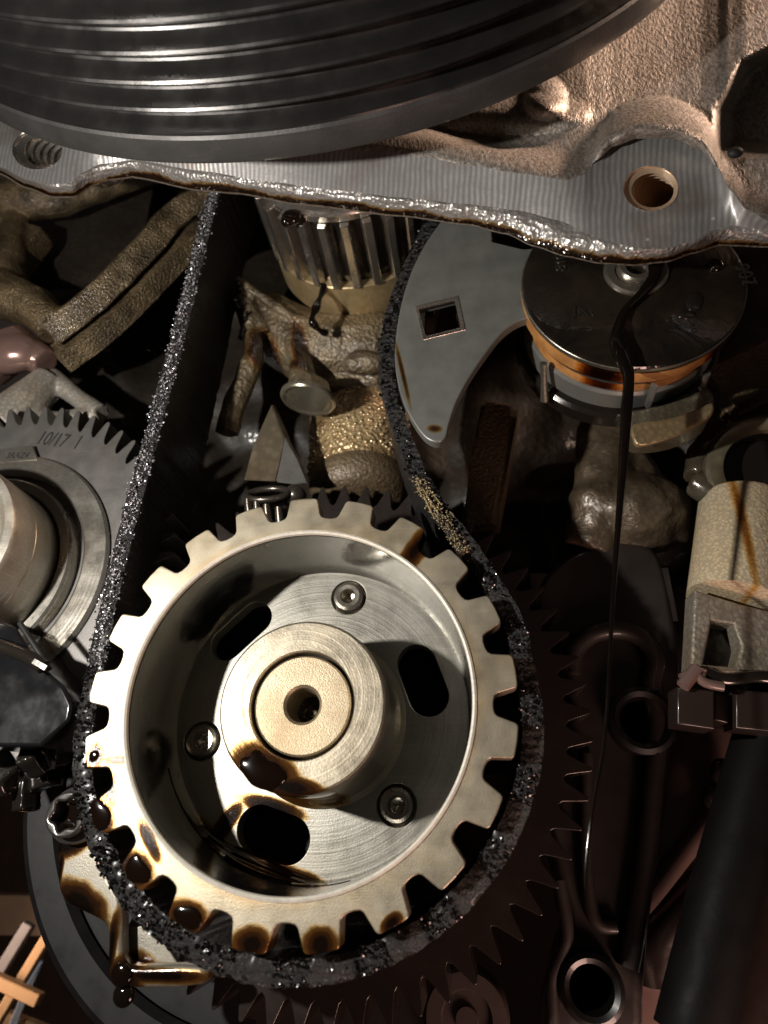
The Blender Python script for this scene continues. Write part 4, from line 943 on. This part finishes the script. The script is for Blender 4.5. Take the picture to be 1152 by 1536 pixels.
# ------------------------------------------------------------------ lower left: bracket, star bolt, big black wheel, timber beyond
def star_bolt():
    c = W(98, 1222, 236); root = thing('star_bolt', 'round bolt with a star-shaped socket at the top of the pressed bracket, lower left', 'bolt', c)
    st = [(c.x + (5.7 if k % 2 == 0 else 4.3) * math.cos(math.pi * k / 6 + .25), c.z + (5.7 if k % 2 == 0 else 4.3) * math.sin(math.pi * k / 6 + .25)) for k in range(12)]
    st = [(p.x, p.z) for p in catmull([Vector((a, 0, b)) for a, b in st], 4, True)]
    plate('bolt_head', circle(c.x, c.z, 7.4, 56), [st], 236, 7, .8, M['dark_bolt'], root, 40)
    lathe('bolt_flange', [(7, 241), (7.6, 240.5), (9.2, 241.2), (9.6, 242.4), (9.6, 245), (0, 245)], axis_frame((c.x, 0, c.z)), M['dark_bolt'], root, 56, ang=25)
    lathe('socket_floor', [(0, 242.2), (6.5, 242.2)], axis_frame((c.x, 0, c.z)), M['oil'], root, 24)
    bm = bmesh.new(); add_ico(bm, W(112, 1200, 236), 1.3, 2); add_ico(bm, W(104, 1207, 236), .9, 2); add_ico(bm, W(117, 1210, 236), 1.0, 2); fin(bm, 'oil_bead', M['oil'], root, 80)
M['dark_bolt'] = plain('oiled_bolt_steel', (.20, .19, .18), .2, .85, .04, 500, .4, .6)
star_bolt()
def pressed_bracket():
    root = thing('pressed_bracket', 'pale pressed metal bracket with oil-browned rolled edge, lower left corner', 'bracket', W(150, 1400, 246))
    P = [(86, 1262), (86, 1300), (87, 1334), (100, 1356), (128, 1370), (154, 1384), (161, 1402), (160, 1450), (166, 1472), (190, 1482), (300, 1478), (300, 1449), (206, 1449), (186, 1440), (182, 1420), (180, 1350), (165, 1318), (150, 1285), (132, 1250), (110, 1245)]
    o = root.location * 1000
    def rl(px, py, rx, rz, an):
        p = W(px, py, 246) - o; return (p.x * .001, p.z * .001, rx * .001, rz * .001, an)
    mat = steel('oil_stained_pressing', (.30, .28, .235), .45, .6, 0, 1800, .1, [rl(120, 1356, 10, 5, -28), rl(185, 1466, 6, 5, 0), rl(240, 1464, 14, 1.8, 0), rl(167, 1420, 1.6, 9, 0), rl(100, 1268, 8, 3.5, 15), rl(88, 1310, 1.2, 10, 0)], .4, wob=.3)
    plate('bracket_plate', catmull([W(*q, 246) for q in P], 3, True), [], 246, 7, 1.9, mat, root, 45, bres=4)
    bm = bmesh.new(); add_ico(bm, W(182, 1462, 245.6), 1, 3, (3.6, 1.2, 3.2), Matrix.Rotation(R_(40), 3, 'Y')); fin(bm, 'oil_bead', M['oil'], root, 80)
    bm = bmesh.new(); add_ico(bm, W(186, 1492, 249), 1, 3, (3.6, 2.4, 3.6)); fin(bm, 'oil_drop', M['oil_clear'], root, 80)
    plate('inner_web', WL([(184, 1395), (215, 1388), (250, 1420), (268, 1447), (200, 1450), (184, 1436)], 254), [], 254, 3, .4, mat, root)
pressed_bracket()
def wheel():
    cx, cz, r = circ3(W(33, 1270, 300), W(80, 1450, 300), W(140, 1536, 300))
    root = thing('back_wheel', 'large dull black wheel behind the pressed bracket, lower left', 'wheel', (cx, 300, cz))
    A0, A1 = R_(95), R_(235)
    lathe('wheel_rim', [(r - 16, 304), (r - 14, 299.5), (r - 3, 299.2), (r, 301), (r, 330), (r - 16, 330)], axis_frame((cx, 0, cz)), M['wheel'], root, 140, ang=25, a0=A0, a1=A1)
    lathe('wheel_web', [(0, 306), (r - 16, 306), (r - 16, 312), (0, 312)], axis_frame((cx, 0, cz)), M['wheel'], root, 100, ang=25, a0=A0, a1=A1)
M['wheel'] = plain('dull_black_wheel', (.008, .0075, .0075), .5, 0, .05, 200, .2)
wheel()
def timber():
    rng = [((-60, 1445), (60, 1500), 7, 'tan wooden slat lying highest among the offcuts, lower left corner', M['wood']), ((-40, 1590), (75, 1400), 6, 'upright leaning wooden slat right of the highest slat, lower left corner', M['wood']), ((-50, 1540), (45, 1385), 7, 'grey tube leaning behind the wooden slats, lower left corner', M['grey_tube']), ((10, 1560), (60, 1440), 5, 'pale bluish strip between the slats, lower left corner', M['blue_strip']), ((-60, 1500), (90, 1560), 9, 'low wooden slat at the very bottom left corner', M['wood'])]
    for k, (a, b, h, lab, m) in enumerate(rng):
        A, B = W(*a, 470 + 12 * k), W(*b, 475 + 12 * k); d = B - A
        bm = bmesh.new(); add_box(bm, (0, 0, 0), (d.length, 8, h)); bmesh.ops.bevel(bm, geom=bm.edges[:], offset=.6, segments=1, affect='EDGES')
        bmesh.ops.transform(bm, matrix=Matrix.Translation((A + B) / 2) @ d.to_track_quat('X', 'Z').to_matrix().to_4x4(), verts=bm.verts)
        tag(fin(bm, 'wooden_slat' if m is M['wood'] else 'loose_strip', m, None, 30, (A + B) / 2), lab, 'wood' if m is M['wood'] else 'strip', 'slats lying beyond the engine' if m is M['wood'] else None)
    bm = bmesh.new(); add_box(bm, W(10, 1370, 560), (120, 20, 26)); 
    tag(fin(bm, 'wooden_beam', M['wood_dark'], None, 30, W(10, 1370, 560)), 'dark wooden beam far behind the slats, lower left', 'wood')
M['grey_tube'] = plain('grey_tube', (.30, .28, .29), .4, .3); M['blue_strip'] = plain('pale_blue_strip', (.35, .45, .60), .5); M['wood_dark'] = plain('dark_wood', (.25, .15, .09), .6)
timber()
